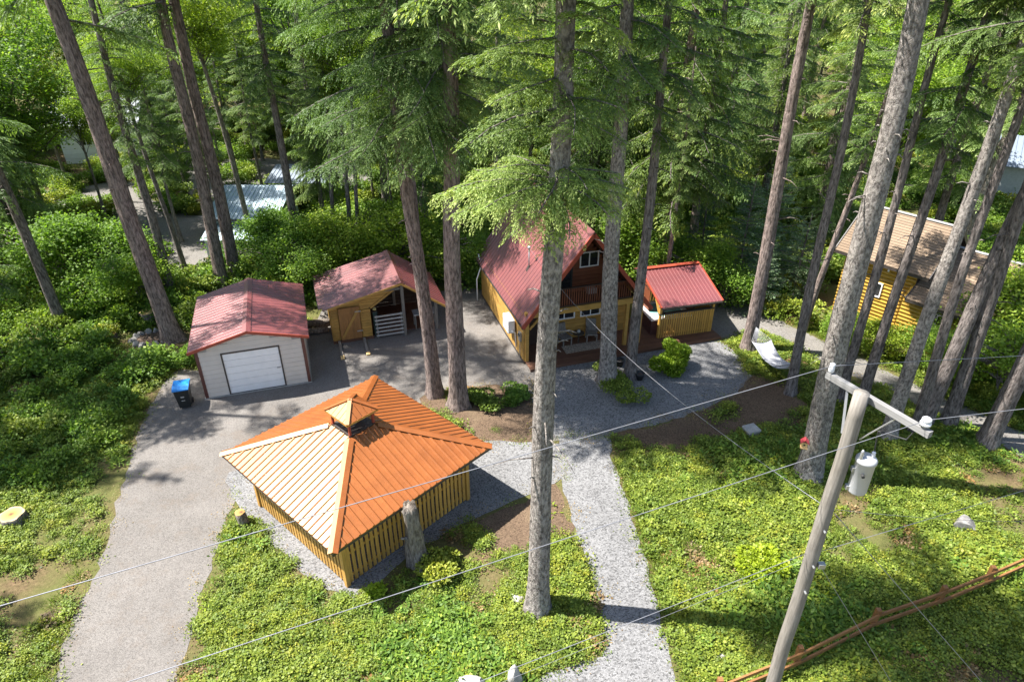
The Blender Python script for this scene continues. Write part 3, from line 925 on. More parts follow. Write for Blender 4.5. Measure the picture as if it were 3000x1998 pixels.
# ------------------------------------------------------------------ yellow neighbour house
yh = thing('log_house', 'yellow log-sided house with brown shingle roofs beyond the road at right', 'house', (17.22, 31.57, 0), R(-50.3))
def yellow_house():
    ze, zr, wr = 3.5, 5.4, 2.36
    s0, s1 = -1.15, 3.45
    h = .19
    def body(xa, xb, wa, wb, zt, zrid, name):
        m = (wa + wb) / 2
        part(name, MB().prism([(xa, wa + .06, 0), (xa, wb, 0), (xa, wb, zt), (xa, m, zrid), (xa, wa + .06, zt)], (xb - xa, 0, 0)), 'yellow', yh)
    body(s0 + .5, s1 - .6, .45, 2 * wr - .45, ze + .2, zr - .15, 'main_wall')
    body(s1 - .7, 5.7, -.25, 6.05, 2.6, 4.15, 'wing_wall')
    for i in range(18):
        z = .05 + i * h
        part('log_board', MB().tube([(s0 + .45, .46, z + h / 2), (s1 - .55, .46, z + h / 2)], h * .53, 8), 'yellow', yh)
    for i in range(13):
        z = .05 + i * h
        part('log_board', MB().tube([(s1 - .72, -.22, z + h / 2), (5.72, -.22, z + h / 2)], h * .53, 8), 'yellow', yh)
    # gable end of the wing, facing right
    for i in range(21):
        z = .05 + i * h
        a, b = -.2, 6.0
        if z + h > 2.6:
            q = (z + h - 2.6) / .507
            a, b = a + q, b - q
        if b - a > .3:
            part('log_board', MB().tube([(5.7, a, z + h / 2), (5.7, b, z + h / 2)], h * .53, 8), 'yellow', yh)
    part('gable_shade_panel', MB().prism([(s1 - .58, .3, ze - .9), (s1 - .58, 2 * wr - .3, ze - .9), (s1 - .58, 2 * wr - .3, ze + .15), (s1 - .58, wr, zr - .1), (s1 - .58, .3, ze + .15)], (.05, 0, 0)), 'darkwood', yh)  # dark brown gable, with the roof overhang's shadow painted into its colour
    window(yh, .9, 1.4, 1.7, 2.35, .36)
    window(yh, 4.1, 4.7, 1.3, 2.1, -.33)
    def courses(xa, xb, w0, z0, w1, z1, n):
        d = Vector((0, w1 - w0, z1 - z0)) / n
        nn = Vector((0, -(z1 - z0), (w1 - w0)))
        nn = nn.normalized() if nn.z > 0 else -nn.normalized()
        mb = MB()
        mb.prism([(0, 0, 0), tuple(d * 1.25 + nn * .0), tuple(d * 1.25 - nn * .02), tuple(nn * .03 - nn * .05)], (xb - xa, 0, 0))
        mb.v = [tuple(v) for v in mb.v]
        mb2 = MB()
        p = [nn * .035, d * 1.3 + nn * .005, d * 1.3 - nn * .02, nn * -.005]
        mb2.prism([tuple(v) for v in p], (xb - xa, 0, 0))
        me = mb2.mesh('shingle_course', 'shingle')
        for i in range(n):
            link('shingle_course', me, yh, Vector((xa, w0, z0)) + d * i)
    courses(s0, s1, 0, ze, wr, zr, 20)
    courses(s0, s1, 2 * wr, ze, wr, zr, 20)
    courses(2.95, 6.1, -.65, 2.5, 2.9, 4.3, 24)
    courses(2.95, 6.1, 6.45, 2.5, 2.9, 4.3, 24)
    for xa, xb, w0, z0, w1, z1 in ((s0, s1, 0, ze, wr, zr), (2.95, 6.1, -.65, 2.5, 2.9, 4.3)):
        for s in (0, 1):
            wa = w0 if s == 0 else 2 * w1 - w0
            for x in (xa - .02, xb + .02):
                part('rake_board', MB().beam((x, wa, z0 - .04), (x, w1, z1 - .04), .05, .2), 'dark_trim', yh)
            part('eave_board', bx(xa, xb, wa - .02, wa + .02, z0 - .14, z0 - .01), 'dark_trim', yh)
        part('ridge_cap', MB().beam((xa, w1, z1 + .035), (xb, w1, z1 + .035), .22, .03), 'offwhite', yh)
    for x in (.2, .55, 1.6, 2.1):
        part('eave_lamp', MB().lathe([(.02, 0), (.06, -.05), (.05, -.12), (.01, -.14)], 8, (x, .08, ze - .16)), 'white', yh, True)
    vp = part('vent_pipe', MB().tube([(2.0, .9, ze + .7), (2.0, .9, ze + 1.25)], .05, 8), 'dark_trim', yh)
    part('collar', MB().lathe([(.14, 0), (.07, .08)], 10, (2.0, .9, ze + .72)), 'white', vp)
yellow_house()

# ------------------------------------------------------------------ far buildings
wh = thing('far_house', 'pale grey house with blue metal roof at the far left edge', 'house', (-39.6, 60.5, 0), R(12))
part('wall', bx(0, 6.4, 0, 6, 0, 3.4), 'greywall', wh)
for i in range(8):
    part('siding_board', bx(-.03, 6.43, -.05, .0, .02 + i * .42, .02 + i * .42 + .40), 'white', wh)
slope_panels(wh, (-.5, -.6, 3.35), (6.9, -.6, 3.35), (-.5, 3, 5.6), 'greyroof', 18, .05)
slope_panels(wh, (-.5, 6.6, 3.35), (6.9, 6.6, 3.35), (-.5, 3, 5.6), 'greyroof', 18, .05)
for x in (0.02, 6.28):
    part('gable_wall', MB().prism([(x, 0, 3.4), (x, 6, 3.4), (x, 3, 5.4)], (.1, 0, 0)), 'greywall', wh)
window(wh, 1.6, 2.5, 1.6, 2.7, -.06)
window(wh, 3.6, 4.5, 1.6, 2.7, -.06)
bs = thing('metal_shed', 'low pale blue metal-roofed shed among the trees behind the garage', 'shed', (-19.3, 41.2, 0), R(-1))
part('wall', bx(.1, 4.4, .1, 4.4, 0, 2.1), plain('pale_blue_wall', (.42, .50, .53), .6), bs)
slope_panels(bs, (-.1, -.3, 2.05), (4.6, -.3, 2.05), (-.1, 3.6, 3.0), 'bluemetal', 18, .035)
slope_panels(bs, (-.1, 6.2, 2.2), (4.6, 6.2, 2.2), (-.1, 3.6, 3.0), 'greyroof', 18, .035)
part('gutter', bx(-.1, 4.6, -.38, -.31, 1.94, 2.03), 'dark_trim', bs)
part('annex', bx(.3, 3.8, -1.6, .1, 0, 1.2), plain('annex_wall', (.45, .52, .54), .6), bs)
slope_panels(bs, (.1, -1.75, 1.2), (4.0, -1.75, 1.2), (.1, .0, 1.65), 'bluemetal', 14, .03)
dw = thing('canopy', 'dark blue grey canopy roof behind the pale blue metal shed', 'canopy', (-17.6, 47.5, 0), R(-1))
slope_panels(dw, (0, 0, 2.3), (4.4, 0, 2.3), (0, 3, 2.8), 'greyroof', 16, .04)
for x in (.1, 4.1):
    for y in (.1, 2.8):
        part('post', bx(x, x + .1, y, y + .1, 0, 2.27 + y * .15), 'greywood', dw)
wt = thing('far_cottage', 'white roof and wall of a cottage far behind the yellow house', 'house', (36.0, 50.0, 0), R(-30))
part('wall', bx(0, 6, 0, 5, 0, 3.0), 'greywall', wt)
slope_panels(wt, (-.4, -.5, 2.95), (6.4, -.5, 2.95), (-.4, 2.5, 4.6), 'greyroof', 18, .04)
slope_panels(wt, (-.4, 5.5, 2.95), (6.4, 5.5, 2.95), (-.4, 2.5, 4.6), 'greyroof', 18, .04)

# ------------------------------------------------------------------ utility pole and wires
PX, PY = 5.6, 9.0
up = thing('utility_pole', 'weathered wooden utility pole with crossarm and grey transformer in the foreground', 'utility pole', (PX, PY, 0))
def pole():
    nz = 24
    pts, rad = [], []
    for i in range(nz + 1):
        t = i / nz
        pts.append((.01 * math.sin(i), .01 * math.cos(i * 1.3), 11.0 * t - .2))
        rad.append(.148 - .030 * t)
    part('shaft', MB().tube(pts, rad, 18), 'greywood', up, True)
    a = Vector((-.36, .74, 10.62))
    b = Vector((.52, -.93, 10.62))
    d = (b - a).normalized()
    side = d.cross(Vector((0, 0, 1))).normalized()
    off = side * -.19
    cm = MB()
    L = (b - a).length
    arm = part('crossarm', bx(0, L, -.048, .048, -.055, .055), 'armwood', up)
    arm.location = a + off
    arm.rotation_euler = (0, 0, math.atan2(d.y, d.x))
    for s in (.28, L - .28 - .0):
        pass
    part('arm_brace', MB().beam(a + off + d * .42 + Vector((0, 0, -.05)), Vector((-.10, .06, 9.95)), .04, .015), 'steel', up)
    part('arm_brace', MB().beam(b + off - d * .55 + Vector((0, 0, -.05)), Vector((.12, -.1, 9.95)), .04, .015), 'steel', up)
    def insul(p, r=.08):
        s = part('insulator', MB().lathe([(.03, .06), (.05, .10), (r, .11), (r, .15), (.05, .16), (r * .9, .18), (r * .85, .22), (.04, .24)], 16, p), 'porcelain', up, True)
    insul(b + off - d * .12)
    insul(a + off + d * .05, .05)
    part('pin', MB().tube([a + off + d * .05 + Vector((0, 0, .05)), a + off + d * .05 + Vector((0, 0, .12))], .02, 6), 'rubber', up)
    # transformer
    c = Vector((.33, -.13, 8.78))
    tr = part('transformer', MB().lathe([(.145, .08), (.158, .11), (.158, .72), (.172, .73), (.172, .78), (.14, .82), (.04, .86)], 24, c), 'tank', up, True)
    part('lug', MB().tube([c + Vector((-.08, -.15, .55)), c + Vector((-.09, -.20, .55))], .028, 10), 'rubber', tr)
    part('hanger', bx(.13, .24, -.16, -.08, 8.9, 8.98).box(.13, .24, -.16, -.08, 9.3, 9.38), 'steel', tr)
    part('bushing', MB().lathe([(.02, .82), (.04, .85), (.025, .87), (.04, .89), (.025, .91), (.035, .93), (.012, .96)], 12, c + Vector((.07, -.02, 0))), 'porcelain', tr, True)
    part('arrester', MB().lathe([(.02, .7), (.035, .74), (.025, .77), (.035, .80), (.025, .83), (.03, .86), (.012, .9)], 12, c + Vector((-.13, -.04, .1))), 'steel', tr, True)
    part('jumper', MB().tube([c + Vector((.07, -.02, .95)), c + Vector((.0, -.05, 1.4)), b + off - d * .3 + Vector((0, 0, -.3)), b + off - d * .15 + Vector((0, 0, .18))], .012, 6), 'rubber', up)
    for z in (7.0, 7.9, 6.3):
        part('bolt', MB().tube([(0, -.19, z), (0, .19, z)], .02, 6), 'steel', up)
    part('cable_bracket', bx(.1, .22, -.16, -.06, 6.95, 7.05), 'steel', up)
    return a + off, b + off
PA, PB = pole()
PO = Vector((PX, PY, 0))
def wire(label, a, b, r=.012, sag=.0, mat='wire'):
    r *= .5
    a, b = Vector(a), Vector(b)
    pts = []
    n = 40
    for i in range(n + 1):
        t = i / n
        p = a.lerp(b, t)
        p.z -= sag * 4 * t * (1 - t)
        pts.append(tuple(p))
    o = link('overhead_wire', MB().tube(pts, r, 6).mesh('overhead_wire', mat, True))
    tag(o, label, 'wire', 'overhead wires')
    return o
def thru(a, b, k):
    a, b = Vector(a), Vector(b)
    return a + (b - a) * k
LI = PO + PA + Vector((.02, -.05, .2))
RI = PO + PB + Vector((-.05, .1, .2))
wire('bright overhead wire running from the far crossarm end to the left over the gazebo', LI, thru(LI, (-5.64, 5.03, 10.7), 2.5), .013)
wire('overhead wire running right from the far crossarm end', LI, thru(LI, (10.3, 11.7, 9.85), 3), .011)
wire('overhead wire running left from the near crossarm insulator past the centre trunk', RI, thru(RI, (-3.81, 4.13, 10.7), 2.5), .011)
wire('overhead wire running right from the near crossarm insulator', RI, thru(RI, (8.28, 8.99, 10.5), 4), .011)
NP = PO + Vector((-.1, 0, 7.2))
wire('upper twisted cable running left from the middle of the utility pole over the path', NP, thru(NP, (-.52, 6.43, 7.2), 3), .013)
wire('lower thin cable running left beneath the twisted cable over the path', NP + Vector((0, 0, -.16)), thru(NP + Vector((0, 0, -.16)), (-.52, 6.5, 6.85), 3), .007)
wire('cable running right from the middle of the utility pole', PO + Vector((.15, 0, 7.25)), thru(PO + Vector((.15, 0, 7.25)), (10.6, 10.6, 7.3), 3), .011)
MAST = cw(.95, 2.4, 2.2 + 1.22 * 1.28 + 1.0)
wire('thin service drop wire from the cabin roof mast to the utility pole', MAST, PO + Vector((-.12, .05, 8.4)), .011, .75)
wire('thin service drop wire from the utility pole to the lower right', PO + Vector((.12, 0, 8.3)), thru(PO + Vector((.12, 0, 8.3)), (11.9, 11.9, 5.4), 2.2), .008, .3)
wire('thick pale guy wire slanting from the transformer height down to the right', PO + Vector((.1, -.1, 8.3)), (13.2, 8.1, 0), .014)
wire('thinner guy wire slanting down from the middle of the utility pole', PO + Vector((.1, -.1, 7.05)), (10.4, 7.9, 0), .010)

# ------------------------------------------------------------------ split rail fence
fc = thing('rail_fence', 'brown wooden two-rail fence with short posts in the lower right corner', 'fence', (5.4, 10.6, 0))
FP = [(3.0, 9.75), (5.3, 10.65), (7.66, 11.56), (10.25, 12.75), (12.56, 13.54), (14.42, 14.25), (16.6, 15.15), (18.9, 16.1)]
def fence():
    o = Vector((5.4, 10.6, 0))
    for i, (x, y) in enumerate(FP):
        c = Vector((x, y, 0)) - o
        part('post', MB().beam(c, c + Vector((random.uniform(-.03, .03), random.uniform(-.03, .03), .92)), .13, .13, (0, 1, 0)), 'fence', fc)
        if i:
            p = Vector((*FP[i - 1], 0)) - o
            for z in (.38, .74):
                z0, z1 = z + random.uniform(-.02, .02), z + random.uniform(-.02, .02)
                d = (c - p).normalized()
                n = Vector((d.y, -d.x, 0)) * .09
                part('rail', MB().beam(p + n + Vector((0, 0, z0)), c + n + Vector((0, 0, z1)), .05, .12), 'fence', fc)
fence()

# ------------------------------------------------------------------ small things
def rockmesh(seed, sx, sy, sz, n=3):
    import bmesh
    rng = random.Random(seed)
    bm = bmesh.new()
    bmesh.ops.create_icosphere(bm, subdivisions=n, radius=1)
    ph = [(Vector((rng.uniform(-1, 1), rng.uniform(-1, 1), rng.uniform(-1, 1))).normalized(), rng.uniform(.55, .95)) for _ in range(14)]
    for v in bm.verts:
        c = v.co.copy()
        for d, m in ph:                 # chop flat facets off the ball
            t = c.dot(d)
            if t > m:
                c -= d * (t - m)
        c *= 1 + rng.uniform(-.03, .03)
        v.co = Vector((c.x * sx, c.y * sy, max(-.15, c.z) * sz))
    me = bpy.data.meshes.new('rock')
    bm.to_mesh(me)
    bm.free()
    return me
def rock(label, x, y, sx, sy, sz, seed, mat='rock', name='rock', rz=0.0):
    me = rockmesh(seed, sx, sy, sz)
    me.materials.append(M[mat])
    return tag(link(name, me, None, (x, y, 0), (0, 0, rz)), label, 'rock')
rock('large pale boulder lying flat at the bottom edge beside the gravel path', -1.0, 10.95, .62, .34, .45, 3, 'palerock')
rock('upright jagged pale rock next to the flat boulder at the bottom edge', .12, 11.15, .26, .24, .72, 5, 'palerock')
rock('brown stone against the foot of the centre tree trunk', .12, 13.75, .27, .24, .3, 8, 'palerock')
rock('grey boulder on the sunny ground cover right of the utility pole', 15.2, 16.75, .55, .4, .48, 11)
rock('small grey stone in the ground cover right of the gravel path', 5.45, 15.1, .16, .13, .12, 12)
rock('small pale stone by the gravel path near the bottom edge', 5.75, 11.9, .16, .14, .12, 13, 'palerock')
bk = thing('stone_block', 'square grey concrete block on the shaded ground right of the court', 'block', (9.5, 21.65, 0), R(20))
part('block', bx(-.24, .24, -.22, .22, 0, .34), 'rock', bk)
part('cap', bx(-.27, .27, -.25, .25, .34, .42), 'concrete', bk)
# stumps
def stump(label, x, y, r, h, seed, bark='bark_brown', cutmat='cutwood', lean=0):
    rng = random.Random(seed)
    o = thing('tree_stump', label, 'stump', (x, y, 0))
    n = 20
    prof = [1.35, 1.12, 1.0, .97, .98]
    mb = MB()
    w = [1 + rng.uniform(-.09, .09) for _ in range(n)]
    for k, p in enumerate(prof):
        z = -.05 + (h + .05) * k / 4
        for j in range(n):
            t = 2 * math.pi * j / n
            mb.v.append((r * p * w[j] * math.cos(t) + lean * z, r * p * w[j] * math.sin(t), z))
    for k in range(4):
        for j in range(n):
            m = (j + 1) % n
            mb.f.append((k * n + j, k * n + m, (k + 1) * n + m, (k + 1) * n + j))
    mb.f.append(tuple(4 * n + j for j in range(n)))
    part('bark', mb, bark, o, True)
    cut = MB()
    for k, (p, z) in enumerate(((.93, h - .01), (.93, h + .012))):
        for j in range(n):
            t = 2 * math.pi * j / n
            cut.v.append((r * p * w[j] * math.cos(t) + lean * z, r * p * w[j] * math.sin(t), z))
    for j in range(n):
        m = (j + 1) % n
        cut.f.append((j, m, n + m, n + j))
    cut.f.append(tuple(n + j for j in range(n)))
    part('cut_face', cut, cutmat, o)
    return o
def ringmat():
    k = MT('growth_rings')
    w = k.n('ShaderNodeTexWave', Scale=9.0, Distortion=2.5)
    w.wave_type = 'RINGS'
    w.rings_direction = 'Z'
    k.l(k.coord('Object'), w.inputs['Vector'])
    gr = k.n('ShaderNodeTexGradient')
    gr.gradient_type = 'SPHERICAL'
    k.l(k.coord('Object', (2.2, 2.2, .01)), gr.inputs['Vector'])
    c = k.ramp(gr.outputs['Fac'], [(.0, (.66, .58, .42)), (.35, (.60, .40, .13)), (.75, (.5, .27, .07)), (.95, (.15, .07, .03))])
    k.col(k.mix(.3, c, k.mix(1.0, c, w.outputs['Color'], 'MULTIPLY')))
    k.b.inputs['Roughness'].default_value = .85
    return k.m
M['rings'] = ringmat()
stump('wide pale cut stump with orange centre at the left edge', -16.93, 17.0, .40, .33, 1, 'bark_pale', 'rings')
stump('short cut stump standing in the ground cover left of the gazebo', -9.02, 16.8, .17, .62, 2, 'bark_pale', 'rings', -.1)
stump('low cut stump with orange top left of the stone fire ring', -20.1, 29.6, .36, .2, 3, 'bark_dark', 'rings')
stump('dark old stump behind the stone fire ring', -18.9, 31.3, .42, .55, 4, 'bark_dark', 'cutwood')
# tall broken snag in front of the gazebo
sg = thing('tree_snag', 'tall twisted dead snag trunk standing in front of the gazebo wall', 'snag', (-2.95, 15.2, 0))
def snag():
    rng = random.Random(4)
    n, K = 22, 16
    mb = MB()
    for k in range(K + 1):
        t = k / K
        z = -.1 + 2.55 * t
        r = .30 - .09 * t + .10 * math.exp(-t * 8)
        cx, cy = -.15 * t - .04 * math.sin(t * 6), .05 * math.sin(t * 5)
        for j in range(n):
            a = 2 * math.pi * j / n
            rr = r * (1 + .16 * math.sin(4 * a + t * 5) + .06 * math.sin(9 * a - t * 8) + rng.uniform(-.03, .03))
            zz = z + (rng.uniform(-.12, .12) if k == K else 0)
            mb.v.append((cx + rr * math.cos(a), cy + rr * math.sin(a), zz))
    for k in range(K):
        for j in range(n):
            m = (j + 1) % n
            mb.f.append((k * n + j, k * n + m, (k + 1) * n + m, (k + 1) * n + j))
    mb.f.append(tuple(K * n + j for j in range(n)))
    part('trunk', mb, 'bark_pale', sg, True)
    part('stub', MB().tube([(-.25, -.1, 1.2), (-.42, -.22, 1.32)], [.07, .04], 8), 'bark_grey', sg)
snag()
# fire ring
fr = thing('fire_ring', 'ring of grey stones around a fire pit left of the garage', 'fire pit', (-17.95, 29.4, 0))
part('ash_bed', MB().lathe([(.7, 0), (.68, .05), (.3, .03)], 18), 'ash', fr)
for i in range(15):
    t = 2 * math.pi * i / 15
    me = rockmesh(30 + i, .2 + .06 * random.random(), .15 + .05 * random.random(), .2 + .06 * random.random(), 2)
    me.materials.append(M['palerock' if i % 3 else 'rock'])
    link('stone', me, fr, (.85 * math.cos(t), .75 * math.sin(t), .03), (0, 0, t))
# wheeled bin
wb = thing('wheeled_bin', 'black wheeled rubbish bin with bright blue lid beside the garage', 'bin', (-13.85, 23.75, 0), R(17))
mb = MB()
mb.v = [(-.22, -.26, .08), (.22, -.26, .08), (.22, .22, .08), (-.22, .22, .08), (-.29, -.36, .98), (.29, -.36, .98), (.29, .34, .98), (-.29, .34, .98)]
mb.f = [(0, 3, 2, 1), (4, 5, 6, 7), (0, 1, 5, 4), (1, 2, 6, 5), (2, 3, 7, 6), (3, 0, 4, 7)]
body = part('body', mb, 'black', wb)
part('rim', bx(-.31, .31, -.38, .36, .95, 1.0), 'black', wb)
part('lid', MB().prism([(-.32, -.42, 1.0), (-.32, -.42, 1.05), (-.32, -.1, 1.11), (-.32, .36, 1.09), (-.32, .4, 1.0)], (.64, 0, 0)), 'blue', wb)
part('handle', MB().tube([(-.25, .4, .98), (-.25, .46, .98), (.25, .46, .98), (.25, .4, .98)], .02, 6), 'black', wb)
for x in (-.27, .21):
    part('wheel', MB().tube([(x, .24, .12), (x + .06, .24, .12)], .12, 14), 'rubber', wb)
part('label_sticker', bx(-.07, .07, -.345, -.338, .62, .68).box(-.07, .07, -.33, -.322, .45, .49), 'offwhite', wb)
bt = thing('water_barrel', 'small teal barrel in the pale clearing behind the garage', 'barrel', (-17.6, 37.9, 0))
part('body', MB().lathe([(.28, 0), (.33, .1), (.36, .45), (.33, .8), (.28, .9)], 16), 'teal', bt, True)
part('hoop', MB().lathe([(.365, .42), (.375, .45), (.365, .48)], 16), 'dark_trim', bt)
# hammock slung between two trunks
hk = thing('hammock', 'white net hammock slung between two tall trunks right of the court', 'hammock', (11.9, 26.6, 0))
def hammock():
    A, B = Vector((11.45, 28.0, 1.45)), Vector((12.1, 24.95, 1.1))
    o = Vector((11.9, 26.6, 0))
    d = (B - A)
    side = Vector((-d.y, d.x, 0)).normalized()
    nu, nv = 22, 9
    def P(u, v):
        t = .2 + .62 * u
        p = A + d * t
        half = .5 * (1 - .15 * math.sin(math.pi * u))
        s = (v - .5) * 2
        z = p.z - .5 * math.sin(math.pi * (t)) - .13 * (1 - s * s) + .02 * math.sin(9 * u + 5 * v)
        return Vector((p.x, p.y, z)) + side * half * s - o
    cloth = MB()
    for i in range(nu + 1):
        for j in range(nv + 1):
            cloth.v.append(tuple(P(i / nu, j / nv)))
    for i in range(nu):
        for j in range(nv):
            a = i * (nv + 1) + j
            cloth.f.append((a, a + 1, a + nv + 2, a + nv + 1))
    ob = part('cloth', cloth, 'rope', hk, True)
    md = ob.modifiers.new('thick', 'SOLIDIFY')
    md.thickness = .015
    for u, e in ((0, A), (1, B)):
        mb = MB()
        for j in range(12):
            mb.tube([P(u, j / 11), e - o], .008, 4)
        part('clew_cords', mb, 'rope', hk)
        part('spreader', MB().tube([P(u, 0), P(u, 1)], .02, 6), 'greywood', hk)
hammock()
# bird house on the big trunk
bh = thing('bird_house', 'little red-roofed wooden bird house fixed to the big right trunk', 'bird house', (10.28, 18.95, 1.75), R(-20))
bh.scale = (.72, .72, .72)
part('body', bx(-.13, .13, -.22, .0, 0, .26), 'cutwood', bh)
part('roof', MB().prism([(-.2, -.28, .22), (0, -.28, .42), (.2, -.28, .22), (.2, -.28, .25), (0, -.28, .46), (-.2, -.28, .25)], (0, .34, 0)), 'birdred', bh)
part('entrance', MB().tube([(0, -.222, .14), (0, -.228, .14)], .05, 12), 'black', bh)
part('perch_tray', bx(-.17, .17, -.34, -.02, -.03, 0), 'cutwood', bh)
for i, (x, y) in enumerate(((5.0, 26.9), (5.75, 25.75))):
    o = thing('flower_pot', ('dark flower pot on the gravel between the two trunks before the cabin', 'dark flower pot at the right foot of the thinner trunk before the cabin')[i], 'pot', (x, y, 0))
    part('pot', MB().lathe([(.13, 0), (.2, .3), (.22, .31), (.22, .36), (.18, .36), (.17, .3)], 14), 'rubber', o, True)
    part('soil', MB().lathe([(.17, .29), (.02, .31)], 12), 'ash', o)
ff = thing('bent_pipe', 'thin white bent pipe standing behind the back corner of the cabin', 'pipe', (-1.9, 33.6, 0))
part('pipe', MB().tube([(0, 0, 0), (0, 0, 1.3), (.25, .3, 2.0), (.1, .4, 2.6)], .035, 8), 'white', ff, True)

# ------------------------------------------------------------------ plants
def kites(base, d, side, ln, wd):
    """diamond shaped leaves: base point, direction, sideways vector, length, half width"""
    v = np.empty((len(base), 4, 3), np.float32)
    v[:, 0] = base
    mid = base + d * (ln * .45)[:, None]
    v[:, 1] = mid + side * wd[:, None]
    v[:, 2] = base + d * ln[:, None]
    v[:, 3] = mid - side * wd[:, None]
    return v.reshape(-1, 3)
def unit(a):
    return a / np.maximum(1e-6, np.linalg.norm(a, axis=-1, keepdims=True))
def quads_of(n):
    return np.arange(n * 4, dtype=np.int32).reshape(-1, 4)
def tube_np(pts, rad, sides=4):
    m = MB()
    m.tube(pts, rad, sides, cap=False)
    return np.array(m.v, np.float32), np.array(m.f, np.int32)

def make_bough(L, seed, droop=.16, spray=.19, fan=.42, hang=.35, dens=1.0, gap=.062, wr=(.11, .17)):
    """a conifer branch along +x: axis, two rows of drooping side twigs, each set with flat sprays"""
    rng = np.random.default_rng(seed)
    def axis(t):
        x = L * t
        return np.array([x, .06 * L * math.sin(t * 4 + seed), .12 * x - droop * x * x / max(L, .5) * 1.2])
    B, D, Sd, Ln, Wd, Tn = [], [], [], [], [], []
    n = max(7, int(L / .115 * dens))
    for i in range(n):
        t = .10 + .90 * (i + rng.uniform(-.3, .3)) / n
        t = min(max(t, .06), 1)
        p = axis(t)
        ax = unit(axis(min(1, t + .03)) - axis(t - .03))
        for sgn in (-1, 1):
            if rng.random() < .10:
                continue
            l = (fan * L * (1 - t) ** .65 * min(1, t * 2.6 + .18) + .16) * rng.uniform(.7, 1.15)
            ang = R(rng.uniform(42, 68))
            out = np.array([-ax[1], ax[0], 0]) * sgn
            d0 = unit(ax * math.cos(ang) + unit(out) * math.sin(ang))
            m = max(3, int(l / gap))
            hk_ = hang * rng.uniform(.6, 1.4)
            for j in range(m):
                u = (j + .6) / m
                q = p + d0 * (l * u) + np.array([0, 0, -hk_ * l * u * u])
                td = unit(d0 + np.array([0, 0, -2 * hk_ * u]))
                for s2 in (-1, 1):
                    sd = np.array([-td[1], td[0], 0]) * s2
                    dd = td * .75 + unit(sd) * rng.uniform(.35, .85) + np.array([0, 0, rng.uniform(-.35, .12)])
                    B.append(q + rng.normal(0, .012, 3))
                    D.append(dd)
                    ln = spray * (1 - .45 * u) * rng.uniform(.65, 1.2)
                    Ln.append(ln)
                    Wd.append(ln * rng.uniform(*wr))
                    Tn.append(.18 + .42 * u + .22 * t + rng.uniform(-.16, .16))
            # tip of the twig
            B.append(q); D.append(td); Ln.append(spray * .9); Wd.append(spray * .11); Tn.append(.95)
    B, D = np.array(B), unit(np.array(D))
    up = np.array([0, 0, 1.]) + rng.normal(0, .45, B.shape)
    side = unit(np.cross(D, up))
    V = kites(B, D, side, np.array(Ln), np.array(Wd))
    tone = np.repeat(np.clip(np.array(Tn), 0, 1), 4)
    wp = [axis(t) for t in (0, .25, .5, .75, .97)]
    wv, wf = tube_np(wp, [.010 + .009 * L * (1 - t) for t in (0, .25, .5, .75, 1)], 4)
    return V, tone, wv, wf

class BoughLib:
    def __init__(s, lengths, seed, **kw):
        s.L = lengths
        s.b = {(i, v): make_bough(l, seed + i * 7 + v, **kw) for i, l in enumerate(lengths) for v in range(3)}
def merge_crown(name, items, mats):
    """items: (bough, 3x3, translation, tone shift)"""
    LV, LT, WV, WF = [], [], [], []
    off = 0
    for (V, tone, wv, wf), m, t, ts in items:
        LV.append(V @ m.T + t)
        LT.append(np.clip(tone + ts, 0, 1))
        WV.append(wv @ m.T + t)
        WF.append(wf + off)
        off += len(wv)
    LV, LT = np.concatenate(LV), np.concatenate(LT)
    WV, WF = np.concatenate(WV), np.concatenate(WF)
    nl = len(LV) // 4
    q = np.concatenate([quads_of(nl), WF + len(LV)])
    mi = np.concatenate([np.zeros(nl, np.int32), np.ones(len(WF), np.int32)])
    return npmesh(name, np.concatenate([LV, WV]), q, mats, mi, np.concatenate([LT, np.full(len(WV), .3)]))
def rotm(az, pitch, roll=0, s=1.0):
    m = Matrix.Rotation(az, 3, 'Z') @ Matrix.Rotation(-pitch, 3, 'Y') @ Matrix.Rotation(roll, 3, 'X')
    return np.array(m) * s
def crown(name, seed, lib, H, Rm, mats, step=.17, low=.55, pitch=(-.30, .35), topstep=None, tf=2.0, power=.8, gaps=.12, top_z=99, prof=None, lib2=None, first=(), z_start=0.0):
    """boughs around a trunk from z=0 to z=H; low = reach of the lowest boughs as a share of Rm"""
    rng = np.random.default_rng(seed)
    items = []
    z, az = z_start, rng.uniform(0, 6.28)
    while z < H:
        t = z / H
        env = Rm * min(1.0, low + (1 - low) * min(1, t / .18)) * max(.06, (1 - t)) ** power
        if prof:
            env = prof(z)
        az += 2.399 + rng.uniform(-.5, .5)
        L = env * rng.uniform(.62, 1.15)
        if rng.random() > gaps:
            lb = lib2 if (lib2 and z > top_z) else lib
            i = int(np.argmin([abs(math.log(l / max(L, .1))) for l in lb.L]))
            b = lb.b[(i, int(rng.integers(3)))]
            s = L / lb.L[i]
            pt = pitch[0] + (pitch[1] - pitch[0]) * t + rng.uniform(-.14, .14)
            items.append((b, rotm(az, pt, rng.uniform(-.25, .25), s), np.array([0, 0, z]), rng.uniform(-.16, .14)))
        z += (step if z < top_z else step * tf) * rng.uniform(.6, 1.4)
    for z, a, L, pt in first:
        i = int(np.argmin([abs(math.log(l / L)) for l in lib.L]))
        items.append((lib.b[(i, int(rng.integers(3)))], rotm(R(a), pt, rng.uniform(-.15, .15), L / lib.L[i]), np.array([0, 0, z]), .22))  # leaf colour of this tier is lightened to look sunlit
    return merge_crown(name, items, mats)
LH = BoughLib([.6, 1.1, 1.8, 2.7, 3.6], 10, hang=.5, gap=.05, droop=.19, spray=.18, wr=(.12, .17))
LN = BoughLib([.6, 1.1, 1.8, 2.6], 30, spray=.085, dens=1.9, gap=.030, wr=(.12, .18), hang=.42, fan=.5, droop=.2)
